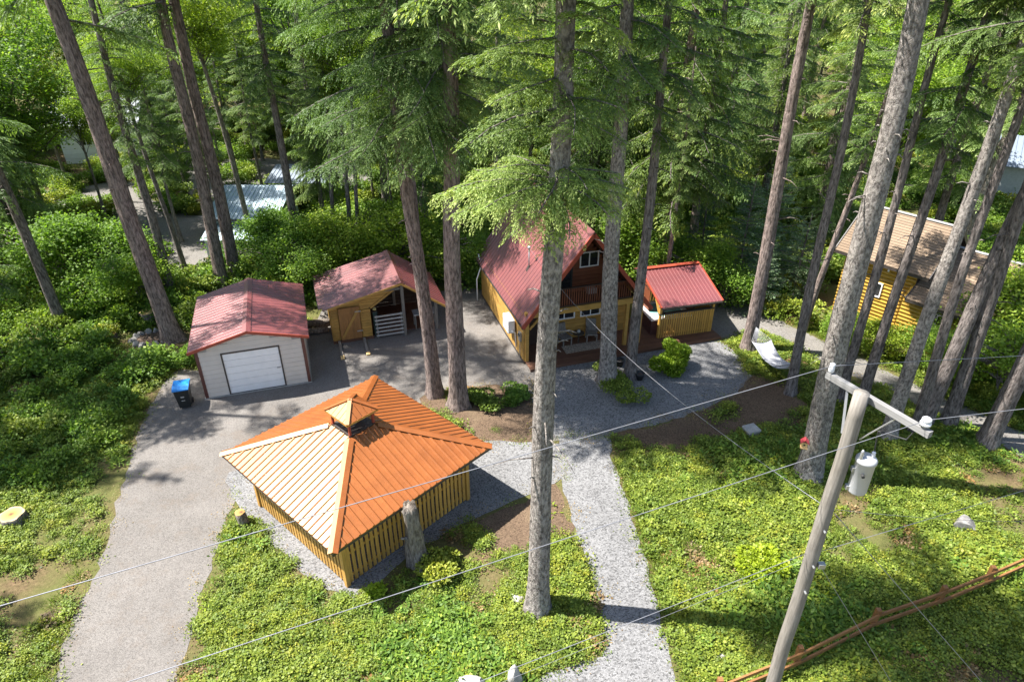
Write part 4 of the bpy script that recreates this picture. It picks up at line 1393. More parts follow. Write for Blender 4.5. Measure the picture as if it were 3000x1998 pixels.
LM = BoughLib([.7, 1.4, 2.3, 3.3], 40, spray=.12, dens=1.4, gap=.042, wr=(.11, .16), hang=.45, fan=.48, droop=.2)
LC = BoughLib([.7, 1.3, 2.1, 3.1], 50, droop=.24, hang=.75, spray=.21, fan=.36)
LF = BoughLib([.5, 1.0, 1.6, 2.3], 90, droop=.08, hang=.12, spray=.13, fan=.46)
HM = ['needle', 'bark_dark']
CROWN = {
    'hemA': crown('crown', 1, LH, 15, 3.0, HM, .24, .7, (-.25, .3), top_z=7),
    'hemB': crown('crown', 2, LH, 14, 3.4, HM, .26, .8, (-.2, .3), top_z=7),
    'hemS': crown('crown', 31, LH, 14, 3.3, HM, .42, .8, (-.2, .3), gaps=.15, tf=1.0),  # sparse crown, stretched on tall left trees to dapple the court with shade
    'hemC': crown('crown', 3, LH, 16, 2.6, HM, .24, .6, (-.25, .3), top_z=8),
    'full1': crown('crown', 4, LH, 19, 3.3, HM, .19, .8, (-.22, .35), top_z=13),
    'full2': crown('crown', 5, LH, 17, 3.7, HM, .19, .85, (-.25, .3), top_z=12),
    'cedar1': crown('crown', 6, LC, 17, 3.3, ['needle_dark', 'bark_dark'], .15, .85, (-.15, .3), top_z=11, gaps=.05),
    'cedar2': crown('crown', 7, LC, 15, 3.7, ['needle_dark', 'bark_dark'], .15, .9, (-.2, .3), top_z=11, gaps=.05),
    'fir1': crown('crown', 8, LF, 6.5, 2.2, ['needle_blue', 'bark_dark'], .085, .95, (-.02, .5), power=.95, gaps=.05),
    'fir2': crown('crown', 9, LF, 4.6, 1.7, ['needle_blue', 'bark_dark'], .085, .95, (0, .5), power=.95, gaps=.05),
}
def limb_tree(name, seed, H, cr, nclus, per, leaf, mats, zlo=.35, cl_r=.5):
    """broad-leaved crown: leaf clusters in an uneven volume, limbs running out to them"""
    rng = np.random.default_rng(seed)
    lobes = [(rng.normal(0, .5 * cr, 2), H * rng.uniform(zlo + .1, .95), cr * rng.uniform(.35, .7)) for _ in range(9)]
    cs = []
    while len(cs) < nclus:
        c, z, r = lobes[rng.integers(len(lobes))]
        d = unit(rng.normal(0, 1, 3)) * r * rng.uniform(.55, 1.0) ** .5
        p = np.array([c[0], c[1], z]) + d * [1, 1, .75]
        if p[2] > H * zlo * .6:
            cs.append(p)
    cs = np.array(cs)
    B = np.repeat(cs, per, 0) + rng.normal(0, cl_r, (nclus * per, 3)) * [1, 1, .55]
    D = unit(rng.normal(0, 1, B.shape) * [1, 1, .5] + [0, 0, -.2])
    up = np.array([0, 0, 1.]) + rng.normal(0, .5, B.shape)
    ln = leaf * rng.uniform(.6, 1.3, len(B))
    V = kites(B, D, unit(np.cross(D, up)), ln, ln * .36)
    tone = np.repeat(np.clip(rng.normal(.5, .18, len(B)) + np.repeat(rng.normal(0, .16, nclus), per), 0, 1), 4)
    WV, WF = [], []
    off = 0
    for i in range(0, nclus, max(1, nclus // 40)):
        c = cs[i]
        z0 = min(c[2] * .75, H * .7) * rng.uniform(.6, 1)
        a = np.array([0, 0, z0])
        mid = a * .5 + c * .5 + [0, 0, .2]
        v, f = tube_np([a, mid, c], [.05, .03, .012], 4)
        WV.append(v); WF.append(f + off); off += len(v)
    WV, WF = np.concatenate(WV), np.concatenate(WF)
    nl = len(V) // 4
    return npmesh(name, np.concatenate([V, WV]), np.concatenate([quads_of(nl), WF + len(V)]), mats,
                  np.concatenate([np.zeros(nl, np.int32), np.ones(len(WF), np.int32)]), np.concatenate([tone, np.full(len(WV), .3)]))
CROWN['maple1'] = limb_tree('crown', 11, 11, 3.4, 420, 55, .17, ['leaf', 'bark_dark'], .3, .45)
CROWN['maple2'] = limb_tree('crown', 12, 14, 3.0, 460, 55, .16, ['leaf', 'bark_dark'], .25, .42)
CROWN['vine'] = limb_tree('crown', 13, 3.4, 1.7, 200, 60, .13, ['leaf', 'bark_dark'], .15, .3)
CROWN['vine2'] = limb_tree('crown', 14, 2.6, 1.5, 170, 60, .12, ['leaf', 'bark_dark'], .1, .28)

def trunk_mesh(r, H, seed, mat, twigs=0, curve=.0):
    rng = random.Random(seed)
    r *= .9
    K, n = max(14, int(H * 1.6)), 16
    mb = MB()
    ph = [rng.uniform(0, 6.28) for _ in range(6)]
    for k in range(K + 1):
        t = (k / K) ** 1.15
        z = -.15 + (H + .15) * t
        rr = r * (1 - .78 * t) + r * .45 * math.exp(-z / .45)
        cx = curve * math.sin(t * 3.1) + .05 * math.sin(z * .5 + ph[0])
        cy = .05 * math.sin(z * .45 + ph[1])
        for j in range(n):
            a = 2 * math.pi * j / n
            q = rr * (1 + .05 * math.sin(3 * a + ph[2] + z * .3) + .04 * math.sin(7 * a + ph[3] + z * .9) + .025 * rng.uniform(-1, 1) + .10 * math.exp(-z / .3) * math.sin(5 * a + ph[4]))
            mb.v.append((cx + q * math.cos(a), cy + q * math.sin(a), z))
    for k in range(K):
        for j in range(n):
            m = (j + 1) % n
            mb.f.append((k * n + j, k * n + m, (k + 1) * n + m, (k + 1) * n + j))
    for i in range(twigs):              # dead branch stubs
        z = rng.uniform(.3, .9) * min(H, 15)
        a = rng.uniform(0, 6.28)
        t = z / H
        q = r * (1 - .78 * t) * .9
        l = rng.choice([.1, .15, .25, .4, .9]) * rng.uniform(.6, 1.3)
        d = Vector((math.cos(a), math.sin(a), rng.uniform(-.2, .35)))
        p = Vector((math.cos(a) * q + curve * math.sin(t ** (1 / 1.15) * 3.1), math.sin(a) * q, z))
        mb.tube([p, p + d * l * .6 + Vector((0, 0, .03)), p + d * l + Vector((0, 0, -.1 * l))], [.028, .018, .008], 4)
    return mb.mesh('trunk', mat, True)
TR = [0]
def tree(name, label, x, y, r, H, z0, kind, mat='bark_brown', lean=0.0, leany=0.0, group=None, cs=1.0, twigs=14, csz=None, crownmesh=None, rz=None, tm=None, curve=0):
    TR[0] += 1
    o = thing(name, label, 'tree', (x, y, 0), 0, group)
    o.rotation_euler = (-math.atan(leany), math.atan(lean), 0)
    me = tm or trunk_mesh(r, H, TR[0], mat, twigs, curve)
    link('trunk', me, o, (0, 0, 0), (0, 0, 0))
    if kind or crownmesh:
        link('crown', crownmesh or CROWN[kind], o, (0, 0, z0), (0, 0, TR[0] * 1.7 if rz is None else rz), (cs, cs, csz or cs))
    return o
# ------------------------------------------------------------------ the trees one can tell apart
near1 = crown('crown', 21, LN, 16, 2.2, HM, .115, .9, (-.12, .25), gaps=.08, top_z=4.6, tf=2.2, lib2=LH, z_start=1.5,
              prof=lambda z: 2.1 if z < 4.6 else 4.8 * max(.05, (16 - z) / 12) ** .5,  # boughs above the view widened to throw shade on the right lawn
              first=[(0.40, 178, 2.5, .02), (0.45, 205, 2.2, -.05), (0.35, 150, 1.9, 0), (0.45, 240, 1.7, -.2), (0.40, 285, 1.25, -.5), (0.45, 330, 1.5, -.1), (0.40, 5, 1.6, 0), (0.40, 40, 1.6, 0), (0.55, 100, 1.9, 0), (0.30, 262, 1.2, -.75), (.5, 190, 2.1, .1), (.55, 220, 1.8, 0), (.6, 165, 1.8, .1), (.5, 315, 1.4, -.1), (.6, 350, 1.5, .05), (.7, 20, 1.4, .05), (.75, 255, 1.3, -.3), (.7, 130, 1.7, .1), (.85, 200, 1.6, .1), (.9, 300, 1.1, -.1)])
near2 = crown('crown', 22, LM, 21, 4, HM, .125, .9, (-.15, .3), gaps=.08, top_z=6.5, tf=2.4, lib2=LH, prof=lambda z: 3.7 if z < 6.5 else 4.6 * max(.05, (21 - z) / 14) ** .5)  # upper boughs widened out of view, for shade on cabin and lawn
near3 = crown('crown', 23, LM, 21, 4, HM, .135, .9, (-.2, .3), gaps=.08, top_z=6.8, tf=2.4, lib2=LH, prof=lambda z: 3.0 if z < 6.8 else 6.0 * max(.05, (21 - z) / 14) ** .5)  # unseen upper boughs reach wider so their shade covers the lawn
G1 = 'tall hemlock trunks around the yard'
tree('hemlock_tree', 'hemlock with straight pale grey trunk beside the gravel path, in front of the cabin', .71, 13.54, .35, 29, 12.3, None, 'bark_grey', .014, group=G1, crownmesh=near1, rz=0, twigs=20)
tree('hemlock_tree', 'leaning hemlock trunk nearest the shed on the bare soil island', -3.37, 24.63, .34, 34, 10.6, None, 'bark_brown', -.051, group=G1, crownmesh=near2, rz=.4)
tree('hemlock_tree', 'upright hemlock trunk right of the leaning one on the bare soil island', -2.32, 23.82, .41, 35, 11.6, None, 'bark_brown', .018, group=G1, crownmesh=near3, rz=3.3)
tree('hemlock_tree', 'thicker dark grey trunk before the cabin porch, left of its thin neighbour', 4.19, 25.49, .41, 28, 11.4, 'hemB', 'bark_grey', -.022, group=G1)
tree('hemlock_tree', 'thin dark trunk before the cabin porch, right of the thicker one', 5.40, 26.02, .27, 26, 11.0, 'hemC', 'bark_dark', .001, group=G1)
tree('hemlock_tree', 'tall trunk holding the upper end of the white hammock', 11.43, 28.33, .35, 29, 15.5, 'hemA', 'bark_brown', -.019, group=G1)
tree('hemlock_tree', 'slender dark trunk holding the lower end of the white hammock', 12.13, 24.63, .23, 27, 14.8, 'hemC', 'bark_dark', -.034, group=G1)
tree('hemlock_tree', 'massive pale trunk carrying the red bird house', 10.89, 19.28, .46, 32, 17.5, 'hemA', 'bark_grey', -.036, group=G1, twigs=26)
tree('hemlock_tree', 'thin slanting trunk behind the massive bird house trunk', 14.77, 30.26, .19, 20, 8.5, 'hemC', 'bark_brown', .10, group=G1, cs=.7)
tree('hemlock_tree', 'slender trunk by the near road edge, first right of the bird house trunk', 14.05, 23.95, .22, 26, 14.5, 'hemC', 'bark_dark', -.017, group=G1)
tree('hemlock_tree', 'slender trunk rising just behind the top of the utility pole', 14.75, 23.66, .24, 27, 11.0, 'hemA', 'bark_dark', .012, group=G1, cs=.8)
tree('hemlock_tree', 'grey trunk right of the utility pole, left of a close thinner pair trunk', 14.83, 21.45, .30, 28, 14.0, 'hemB', 'bark_grey', .002, group=G1)
tree('hemlock_tree', 'thinner trunk just right of the grey one beyond the crossarm', 16.05, 21.84, .22, 27, 13.5, 'hemC', 'bark_dark', -.030, group=G1)
tree('hemlock_tree', 'long slanting trunk crossing in front of the right wing of the yellow house', 16.71, 22.45, .32, 28, 13.5, 'hemA', 'bark_dark', .075, group=G1)
tree('hemlock_tree', 'dark trunk at the near road edge, right of the long slanting trunk', 17.73, 22.30, .30, 27, 13.0, 'hemB', 'bark_dark', -.045, group=G1)
tree('hemlock_tree', 'stout trunk rising at the right edge of the photo by the road', 18.49, 21.05, .38, 29, 13.0, 'hemA', 'bark_dark', .039, group=G1)
tree('hemlock_tree', 'pale sunlit trunk behind the yellow house at the right edge', 28.5, 40.5, .36, 26, 8.0, 'hemA', 'bark_pale', .06, group=G1)
tree('hemlock_tree', 'big leaning trunk beside the stone fire ring left of the garage', -16.91, 29.47, .47, 38, 14.5, 'hemS', 'bark_brown', -.058, group=G1, cs=1.6, csz=1.6)
tree('hemlock_tree', 'left one of the twin trunks behind the garage', -16.60, 35.64, .38, 37, 13.8, 'hemS', 'bark_brown', .012, group=G1, cs=1.5, csz=1.5)
tree('hemlock_tree', 'right one of the twin trunks behind the garage', -16.16, 36.53, .39, 37, 14.6, 'hemS', 'bark_brown', -.004, group=G1, cs=1.5, csz=1.5)
tree('hemlock_tree', 'hemlock added behind the leaning trunk and shed ridge to shade the cabin roof', -5.15, 34.6, .3, 28, 8.0, 'hemB', 'bark_dark', 0, group=G1, cs=1.15)  # added tree, its crown shades the cabin roof
tree('hemlock_tree', 'hemlock added behind the upright island trunk to shade the back of the cabin roof', -3.35, 36.9, .3, 28, 7.0, 'hemA', 'bark_dark', 0, group=G1)  # second added tree, there to shade the rear of the cabin roof
tree('hemlock_tree', 'dark trunk between the big leaning trunk and the twin trunks', -19.00, 34.23, .27, 25, 7.5, 'hemC', 'bark_dark', .003, group=G1, cs=.75)
tree('hemlock_tree', 'dark slanting trunk in the shrubs at the left edge', -22.97, 30.72, .29, 33, 7.5, 'hemS', 'bark_dark', -.06, group=G1, cs=1.15, csz=1.6)
tree('hemlock_tree', 'shaded trunk at the far left edge above the dark shrubs', -24.3, 27.33, .33, 26, 4.0, 'hemB', 'bark_dark', .0, group=G1)
tree('hemlock_tree', 'dark mossy trunk right of the pale blue metal shed', -13.32, 39.75, .29, 25, 9.4, 'hemA', 'bark_dark', -.003, group=G1)
tree('alder_tree', 'thin pale alder trunk rising in front of the pale blue metal shed', -16.51, 41.17, .2, 20, 9.0, 'maple1', 'bark_pale', -.081, group=G1, cs=.7)
tree('alder_tree', 'thin grey trunk close to the dark trunk left of the pale blue shed', -19.10, 36.53, .17, 17, 8.5, 'maple1', 'bark_dark', -.06, group=G1, cs=.45)
for i, (x, y, ln, r) in enumerate(((-10.99, 39.75, .055, .15), (-9.36, 39.07, .05, .15), (-10.1, 39.6, .06, .17))):
    tree('alder_tree', ('leftmost', 'rightmost', 'middle')[i] + ' of three thin dark stems behind the shed', x, y, r, 17, 7.5, ('full1', 'maple2', 'maple1')[i], 'bark_dark', ln, group=G1, cs=.6)
tree('cedar_tree', 'dense dark cedar with drooping boughs behind the hot tub shelter', 8.6, 35.5, .4, 24, 5.8, 'cedar2', 'bark_brown', 0, group='dark cedars behind the cabin', cs=1.15)
tree('cedar_tree', 'dense dark cedar directly behind the cabin ridge', 4.6, 38.0, .4, 25, 4.5, 'cedar1', 'bark_brown', 0, group='dark cedars behind the cabin', cs=1.1)
tree('hemlock_tree', 'thin reddish young trunk behind the hot tub shelter', 8.3, 33.2, .15, 13, 6.2, 'full1', 'bark_brown', 0, group=G1, cs=.35)
for i, (x, y, kd, cs, lb) in enumerate(((12.6, 34.6, 'fir1', 1.05, 'tall bluish young fir right of the hot tub shelter'), (14.6, 36.2, 'fir1', 1.2, 'tallest bluish fir with tiered boughs left of the yellow house'),
        (13.2, 32.6, 'fir2', .95, 'small bluish fir in front of the tiered firs'), (15.6, 34.0, 'fir2', 1.1, 'small bluish fir touching the left end of the yellow house'), (10.9, 36.8, 'fir1', .9, 'bluish young fir in the bright shrubs behind the hot tub shelter'))):
    tree('fir_tree', lb, x, y, .09, 6.3 * cs * (1 if kd == 'fir1' else .7), .25, kd, 'bark_dark', 0, group='young bluish firs', cs=cs, twigs=0)
# trees whose trunks stand just outside the picture but whose crowns shade it
OFF = [(-27.0, 20.8, 6.0, 'cedar1', 1.05), (-29.5, 25.5, 6.0, 'cedar2', .9), (-23.4, 24.4, 9.0, 'hemB', 1.25), (-34, 33, 3.0, 'cedar1', 1.0), (-23.6, 14.0, 9.0, 'hemA', .72), (-30, 17, 8, 'hemA', 1), (-29.5, 38, 3.0, 'full2', .9), (-33, 44, 1.0, 'full1', .9)]
tms = [trunk_mesh(.3, 24, 300 + i, m, 10) for i, m in enumerate(('bark_dark', 'bark_brown', 'bark_dark', 'bark_grey'))]
short = trunk_mesh(.28, 17, 350, 'bark_dark', 8)
low = [trunk_mesh(.22, 9.5, 360 + i, m, 4) for i, m in enumerate(('bark_dark', 'bark_pale'))]
for i, (x, y, z0, kd, cs) in enumerate(OFF):
    tree('cedar_tree' if 'cedar' in kd else 'hemlock_tree', ('dark cedar' if 'cedar' in kd else 'dark hemlock') + ' overhanging the left edge of the photo', x, y, .5, z0 + 14, z0, kd, 'bark_dark', group='trees along the left edge', cs=cs, csz=cs * (.8 if y == 14.0 else 1), tm=short if y == 14.0 else tms[i % 4])

# ------------------------------------------------------------------ the forest behind
def inpoly(pts, poly):
    p = np.asarray(pts, float)
    res = np.zeros(len(p), bool)
    n = len(poly)
    j = n - 1
    for i in range(n):
        xi, yi = poly[i]
        xj, yj = poly[j]
        c = ((yi > p[:, 1]) != (yj > p[:, 1])) & (p[:, 0] < (xj - xi) * (p[:, 1] - yi) / (yj - yi + 1e-9) + xi)
        res ^= c
        j = i
    return res
def forest():
    rng = np.random.default_rng(5)
    pts = []
    names = dict(h=('hemlock_tree', 'hemlock'), c=('cedar_tree', 'dark cedar'), m=('maple_tree', 'bright green maple'))
    for _ in range(9000):
        y = rng.uniform(37.5, 100)
        half = (y * .864 + 8.5) * .76
        x = rng.uniform(-half - 14, half + 6)
        if y > 72 and rng.random() < .45:
            continue
        dmin = 5.6 if y < 60 else (4.6 if x < -8 and y < 80 else 6.2)
        if any((x - a) ** 2 + (y - b) ** 2 < dmin ** 2 for a, b, _ in pts):
            continue
        # clearings: far yard, blue shed, white house, yellow house and the way past it
        if -32 < x < -11 and 37 < y < 62.5:
            continue
        if -46 < x < -26 and 46 < y < 67:
            continue
        if 13 < x < 33 and 24 < y < 42:
            continue
        if 30 < x < 44 and 42 < y < 58:
            continue
        if -12 < x < 3 and y < 41.5:
            continue
        pts.append((x, y, 0))
    for i, (x, y, _) in enumerate(pts):
        u = rng.random()
        left = x < -11
        k = 'm' if u < (.62 if left and y > 60 else .16) else ('c' if u > .80 else 'h')
        zone = 'behind the clearing at left' if x < -11 else 'behind the shed' if x < 0 else 'behind the cabin' if x < 14 else 'beyond the yellow house'
        nm, lb = names[k]
        z0 = rng.uniform(1.5, 4.5) if k != 'm' else 0.5
        if y < 46 and -12 < x < 14:
            z0 = rng.uniform(3.5, 7)
        kd = dict(h=['full1', 'full2', 'full1'], c=['cedar1', 'cedar2', 'cedar1'], m=['maple1', 'maple2', 'maple1'])[k][i % 3]
        tree(nm, lb + ' in the green forest wall ' + zone, x, y, .3, 24, z0, kd, group=lb + 's ' + zone, cs=rng.uniform(.95, 1.3), tm=low[i % 2] if k == 'm' else tms[i % 4])
    return len(pts)
NF = forest()
def screen():
    rng = np.random.default_rng(15)
    pts = []
    for _ in range(3000):
        x, y = rng.uniform(-34, -9), rng.uniform(43, 62)
        if any((x - a) ** 2 + (y - b) ** 2 < 3.6 ** 2 for a, b in pts):
            continue
        if -20.5 < x < -13 and y < 50:
            continue
        if -31 < x < -24 and 44 < y < 50 and rng.random() < .8:
            continue
        pts.append((x, y))
        if len(pts) > 22:
            break
    pts += [(-36.5, 55.0), (-33.2, 57.5), (-39.5, 54.5), (-30.5, 40.5), (-12.3, 43.0), (-8.0, 43.5), (-21.8, 42.2)]
    for i, (x, y) in enumerate(pts):
        m = i % 3 == 1
        tree('alder_tree' if m else 'hemlock_tree', ('thin young alder' if m else 'thin young hemlock') + ' in the pale clearing at upper left', x, y, .16, 16, rng.uniform(3.0, 5.5), 'maple2' if m else ('full1', 'full2')[i % 2], group='thin trees in the clearing', cs=rng.uniform(.5, .66), tm=thinlow if m else thin[i % 2])
thin = [trunk_mesh(.13, 14, 400 + i, m, 8) for i, m in enumerate(('bark_dark', 'bark_pale'))]
thinlow = trunk_mesh(.12, 10.5, 410, 'bark_pale', 6)
screen()

# ------------------------------------------------------------------ shrubs that stand on their own
def bush_mesh(seed, r, h, n, leaf, mat):
    rng = np.random.default_rng(seed)
    lob = [(rng.normal(0, .34 * r, 2), h * rng.uniform(.25, .7), r * rng.uniform(.35, .6)) for _ in range(10)]
    P = []
    for _ in range(n):
        c, z, q = lob[rng.integers(len(lob))]
        d = unit(rng.normal(0, 1, 3)) * q * rng.uniform(.5, 1.0) ** .4
        P.append([c[0] + d[0], c[1] + d[1], max(.03, z + d[2] * h / r * .55)])
    B = np.array(P)
    D = unit((B - [0, 0, h * .3]) * .8 + rng.normal(0, .5, B.shape))
    up = np.array([0, 0, 1.]) + rng.normal(0, .5, B.shape)
    ln = leaf * rng.uniform(.6, 1.3, n)
    V = kites(B, D, unit(np.cross(D, up)), ln, ln * .34)
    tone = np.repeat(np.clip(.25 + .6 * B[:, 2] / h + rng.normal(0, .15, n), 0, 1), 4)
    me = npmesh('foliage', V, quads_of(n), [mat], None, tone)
    st = MB()
    for i in range(9):
        e = Vector(B[rng.integers(n)]) * .8
        st.tube([(rng.uniform(-.05, .05), rng.uniform(-.05, .05), -.03), tuple(e * .5 + Vector((0, 0, .05))), tuple(e)], [.018, .012, .006], 4)
    return me, st.mesh('stem', 'bark_dark')
def bush(label, x, y, r, h, n, leaf, mat, seed, name='bush', group=None):
    o = thing(name, label, 'bush', (x, y, 0), 0, group)
    f, s = bush_mesh(seed, r, h, n, leaf, mat)
    link('foliage', f, o)
    link('stem', s, o)
bush('round lime green bush on the gravel before the hot tub shelter', 7.5, 26.75, .95, 1.25, 7000, .13, 'lime', 1)
bush('small bright bush at the left front corner of the garage', -14.9, 27.2, .75, 1.0, 3500, .12, 'leafy', 2)
bush('low bush around the two trunk feet before the cabin porch', 4.6, 25.1, 1.15, .55, 5000, .10, 'cover', 3)
bush('low green shrub right of the upright trunk on the soil island', -1.2, 24.0, .8, .55, 3000, .10, 'cover', 4)
bush('dark low shrub beside the gazebo-side soil island near the centre trunk', .2, 24.2, .75, .5, 3000, .10, 'leafy', 5)
bush('low leafy shrub at the foot of the dead snag', -2.3, 14.75, .8, .6, 3500, .10, 'cover', 6)
bush('bright green sprout at the front corner of the gazebo pad', -4.0, 14.0, .35, .45, 1200, .11, 'lime', 7)
bush('vivid green shrub left of the utility pole in the right lawn', 7.9, 14.9, .75, .6, 3000, .11, 'lime', 8)
for i, (x, y, kd, cs, lb) in enumerate(((-21.5, 33.5, 'vine', 1.1, 'vine maple shrub left of the fire ring, nearest the dark slanting trunk'), (-19.6, 32.6, 'vine2', 1, 'small vine maple shrub behind the dark old stump'), (-24.5, 34.5, 'vine', 1.3, 'broad vine maple thicket at the left edge'),
        (-12.2, 35.0, 'vine', 1.0, 'leafy vine maple just behind the garage'), (-9.5, 36.5, 'vine', 1.1, 'leafy vine maple behind the left end of the shed'), (-6.6, 37.0, 'vine2', 1.3, 'leafy shrub behind the shed ridge'), (-3.6, 37.3, 'vine', 1.0, 'leafy shrub between the shed and the cabin'),
        (-14.5, 38.5, 'vine2', 1.2, 'leafy shrub at the right end of the pale blue shed'), (10.2, 34.2, 'vine', .9, 'bright vine maple right behind the hot tub shelter roof'), (11.4, 32.9, 'vine2', .9, 'low bright shrub right of the hot tub shelter'), (7.3, 36.0, 'vine', 1.2, 'bright shrub showing between the cabin and the shelter roof'),
        (16.0, 28.8, 'vine2', .6, 'dark shrub before the left wall of the yellow house'), (17.4, 27.6, 'vine2', .65, 'dark shrub hiding the foot of the yellow wing wall'), (19.2, 26.0, 'vine', .7, 'dark leafy shrub at the far road edge before the yellow house'), (21.0, 24.4, 'vine', 1.0, 'dark leafy shrub at the right edge beyond the road'),
        (22.6, 26.4, 'vine', 1.2, 'broad shrub at the gable of the yellow house'))):
    o = thing('vine_maple', lb, 'shrub', (x, y, 0), 0, 'vine maples round the yard')
    link('crown', CROWN[kd], o, (0, 0, 0), (0, 0, i * 2.1), (cs, cs, cs))
    st = MB()
    for a in range(4):
        t = a * 1.6 + i
        st.tube([(0, 0, -.05), (.2 * math.cos(t), .2 * math.sin(t), .8 * cs), (.5 * math.cos(t), .5 * math.sin(t), 1.7 * cs)], [.04, .03, .012], 5)
    part('stems', st, 'bark_dark', o)

# ------------------------------------------------------------------ ground cover and thicket: stuff nobody could count
def scatter(name, label, cat, pts, scale, protos, seed, pick=None):
    rng = np.random.default_rng(seed)
    col = bpy.data.collections.new(name + '_kinds')
    for i, me in enumerate(protos):
        ob = bpy.data.objects.new(name + '_kind', me)
        col.objects.link(ob)
    me = bpy.data.meshes.new(name)
    me.vertices.add(len(pts))
    me.vertices.foreach_set('co', np.ascontiguousarray(pts, np.float32).ravel())
    for nm, typ, dat in (('rot', 'FLOAT', rng.uniform(0, 6.28, len(pts))), ('size', 'FLOAT', scale), ('pick', 'INT', rng.integers(0, len(protos), len(pts)) if pick is None else pick)):
        a = me.attributes.new(nm, typ, 'POINT')
        a.data.foreach_set('value', np.ascontiguousarray(dat, np.float32 if typ == 'FLOAT' else np.int32))
    me.update()
    o = link(name, me)
    o['kind'] = 'stuff'
    tag(o, label, cat)
    gt = bpy.data.node_groups.new(name, 'GeometryNodeTree')
    gt.interface.new_socket('Geometry', in_out='INPUT', socket_type='NodeSocketGeometry')
    gt.interface.new_socket('Geometry', in_out='OUTPUT', socket_type='NodeSocketGeometry')
    N = gt.nodes.new
    gi, go = N('NodeGroupInput'), N('NodeGroupOutput')
    m2p = N('GeometryNodeMeshToPoints')
    iop = N('GeometryNodeInstanceOnPoints')
    ci = N('GeometryNodeCollectionInfo')
    ci.inputs['Collection'].default_value = col
    ci.inputs['Separate Children'].default_value = True
    ci.inputs['Reset Children'].default_value = True
    def attr(nm, typ):
        a = N('GeometryNodeInputNamedAttribute')
        a.data_type = typ
        a.inputs['Name'].default_value = nm
        return a.outputs['Attribute']
    cx = N('ShaderNodeCombineXYZ')
    e2r = N('FunctionNodeEulerToRotation')
    gt.links.new(attr('rot', 'FLOAT'), cx.inputs[2])
    gt.links.new(cx.outputs[0], e2r.inputs[0])
    gt.links.new(gi.outputs[0], m2p.inputs[0])
    gt.links.new(m2p.outputs[0], iop.inputs['Points'])
    gt.links.new(ci.outputs[0], iop.inputs['Instance'])
    iop.inputs['Pick Instance'].default_value = True
    gt.links.new(attr('pick', 'INT'), iop.inputs['Instance Index'])
    gt.links.new(e2r.outputs[0], iop.inputs['Rotation'])
    gt.links.new(attr('size', 'FLOAT'), iop.inputs['Scale'])
    gt.links.new(iop.outputs[0], go.inputs[0])
    md = o.modifiers.new('scatter', 'NODES')
    md.node_group = gt
    return o
def noise2(p, seed, f):
    r = np.random.default_rng(seed)
    s = np.zeros(len(p))
    for k in range(9):
        a = r.uniform(0, 6.28)
        w = f * r.uniform(.6, 2.2)
        s += np.sin((p[:, 0] * math.cos(a) + p[:, 1] * math.sin(a)) * w + r.uniform(0, 6.28))
    return s / 3.0
def grass(seed):
    rng = np.random.default_rng(seed)
    n = 130
    B = np.column_stack([rng.normal(0, .11, (n, 2)), np.zeros(n)])
    D = unit(np.column_stack([rng.normal(0, .55, (n, 2)) + B[:, :2] * 3, rng.uniform(.4, 1.1, n)]))
    ln = rng.uniform(.07, .17, n)
    V = kites(B, D, unit(np.cross(D, rng.normal(0, 1, B.shape))), ln, ln * .06)
    return npmesh('clump', V, quads_of(n), ['cover'], None, np.repeat(rng.uniform(.35, .95, n), 4))
def clump(seed, n, r, h, leaf, mat, wr=.36):
    rng = np.random.default_rng(seed)
    q = rng.normal(0, r * .5, (n, 2))
    rad = np.linalg.norm(q, axis=1)
    z = h * np.exp(-(rad / r) ** 2) * rng.uniform(.3, 1.0, n) + .015
    B = np.column_stack([q, z])
    D = unit(np.column_stack([q / r + rng.normal(0, .7, (n, 2)), rng.uniform(-.25, .6, n)]))
    up = np.array([0, 0, 1.]) + rng.normal(0, .4, B.shape)
    ln = leaf * rng.uniform(.6, 1.35, n)
    V = kites(B, D, unit(np.cross(D, up)), ln, ln * wr)
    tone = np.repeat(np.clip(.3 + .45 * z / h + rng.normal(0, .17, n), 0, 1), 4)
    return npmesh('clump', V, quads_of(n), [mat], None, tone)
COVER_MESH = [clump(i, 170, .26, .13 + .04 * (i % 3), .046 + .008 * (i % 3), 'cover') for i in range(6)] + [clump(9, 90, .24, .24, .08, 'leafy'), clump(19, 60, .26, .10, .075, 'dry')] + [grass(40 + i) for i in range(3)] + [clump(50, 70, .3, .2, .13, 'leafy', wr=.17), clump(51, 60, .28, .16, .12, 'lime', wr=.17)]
THICK_MESH = [bush_mesh(60 + i, .8, .95, 900, .12, m)[0] for i, m in enumerate(('leafy', 'leafy', 'cover', 'leafy'))]
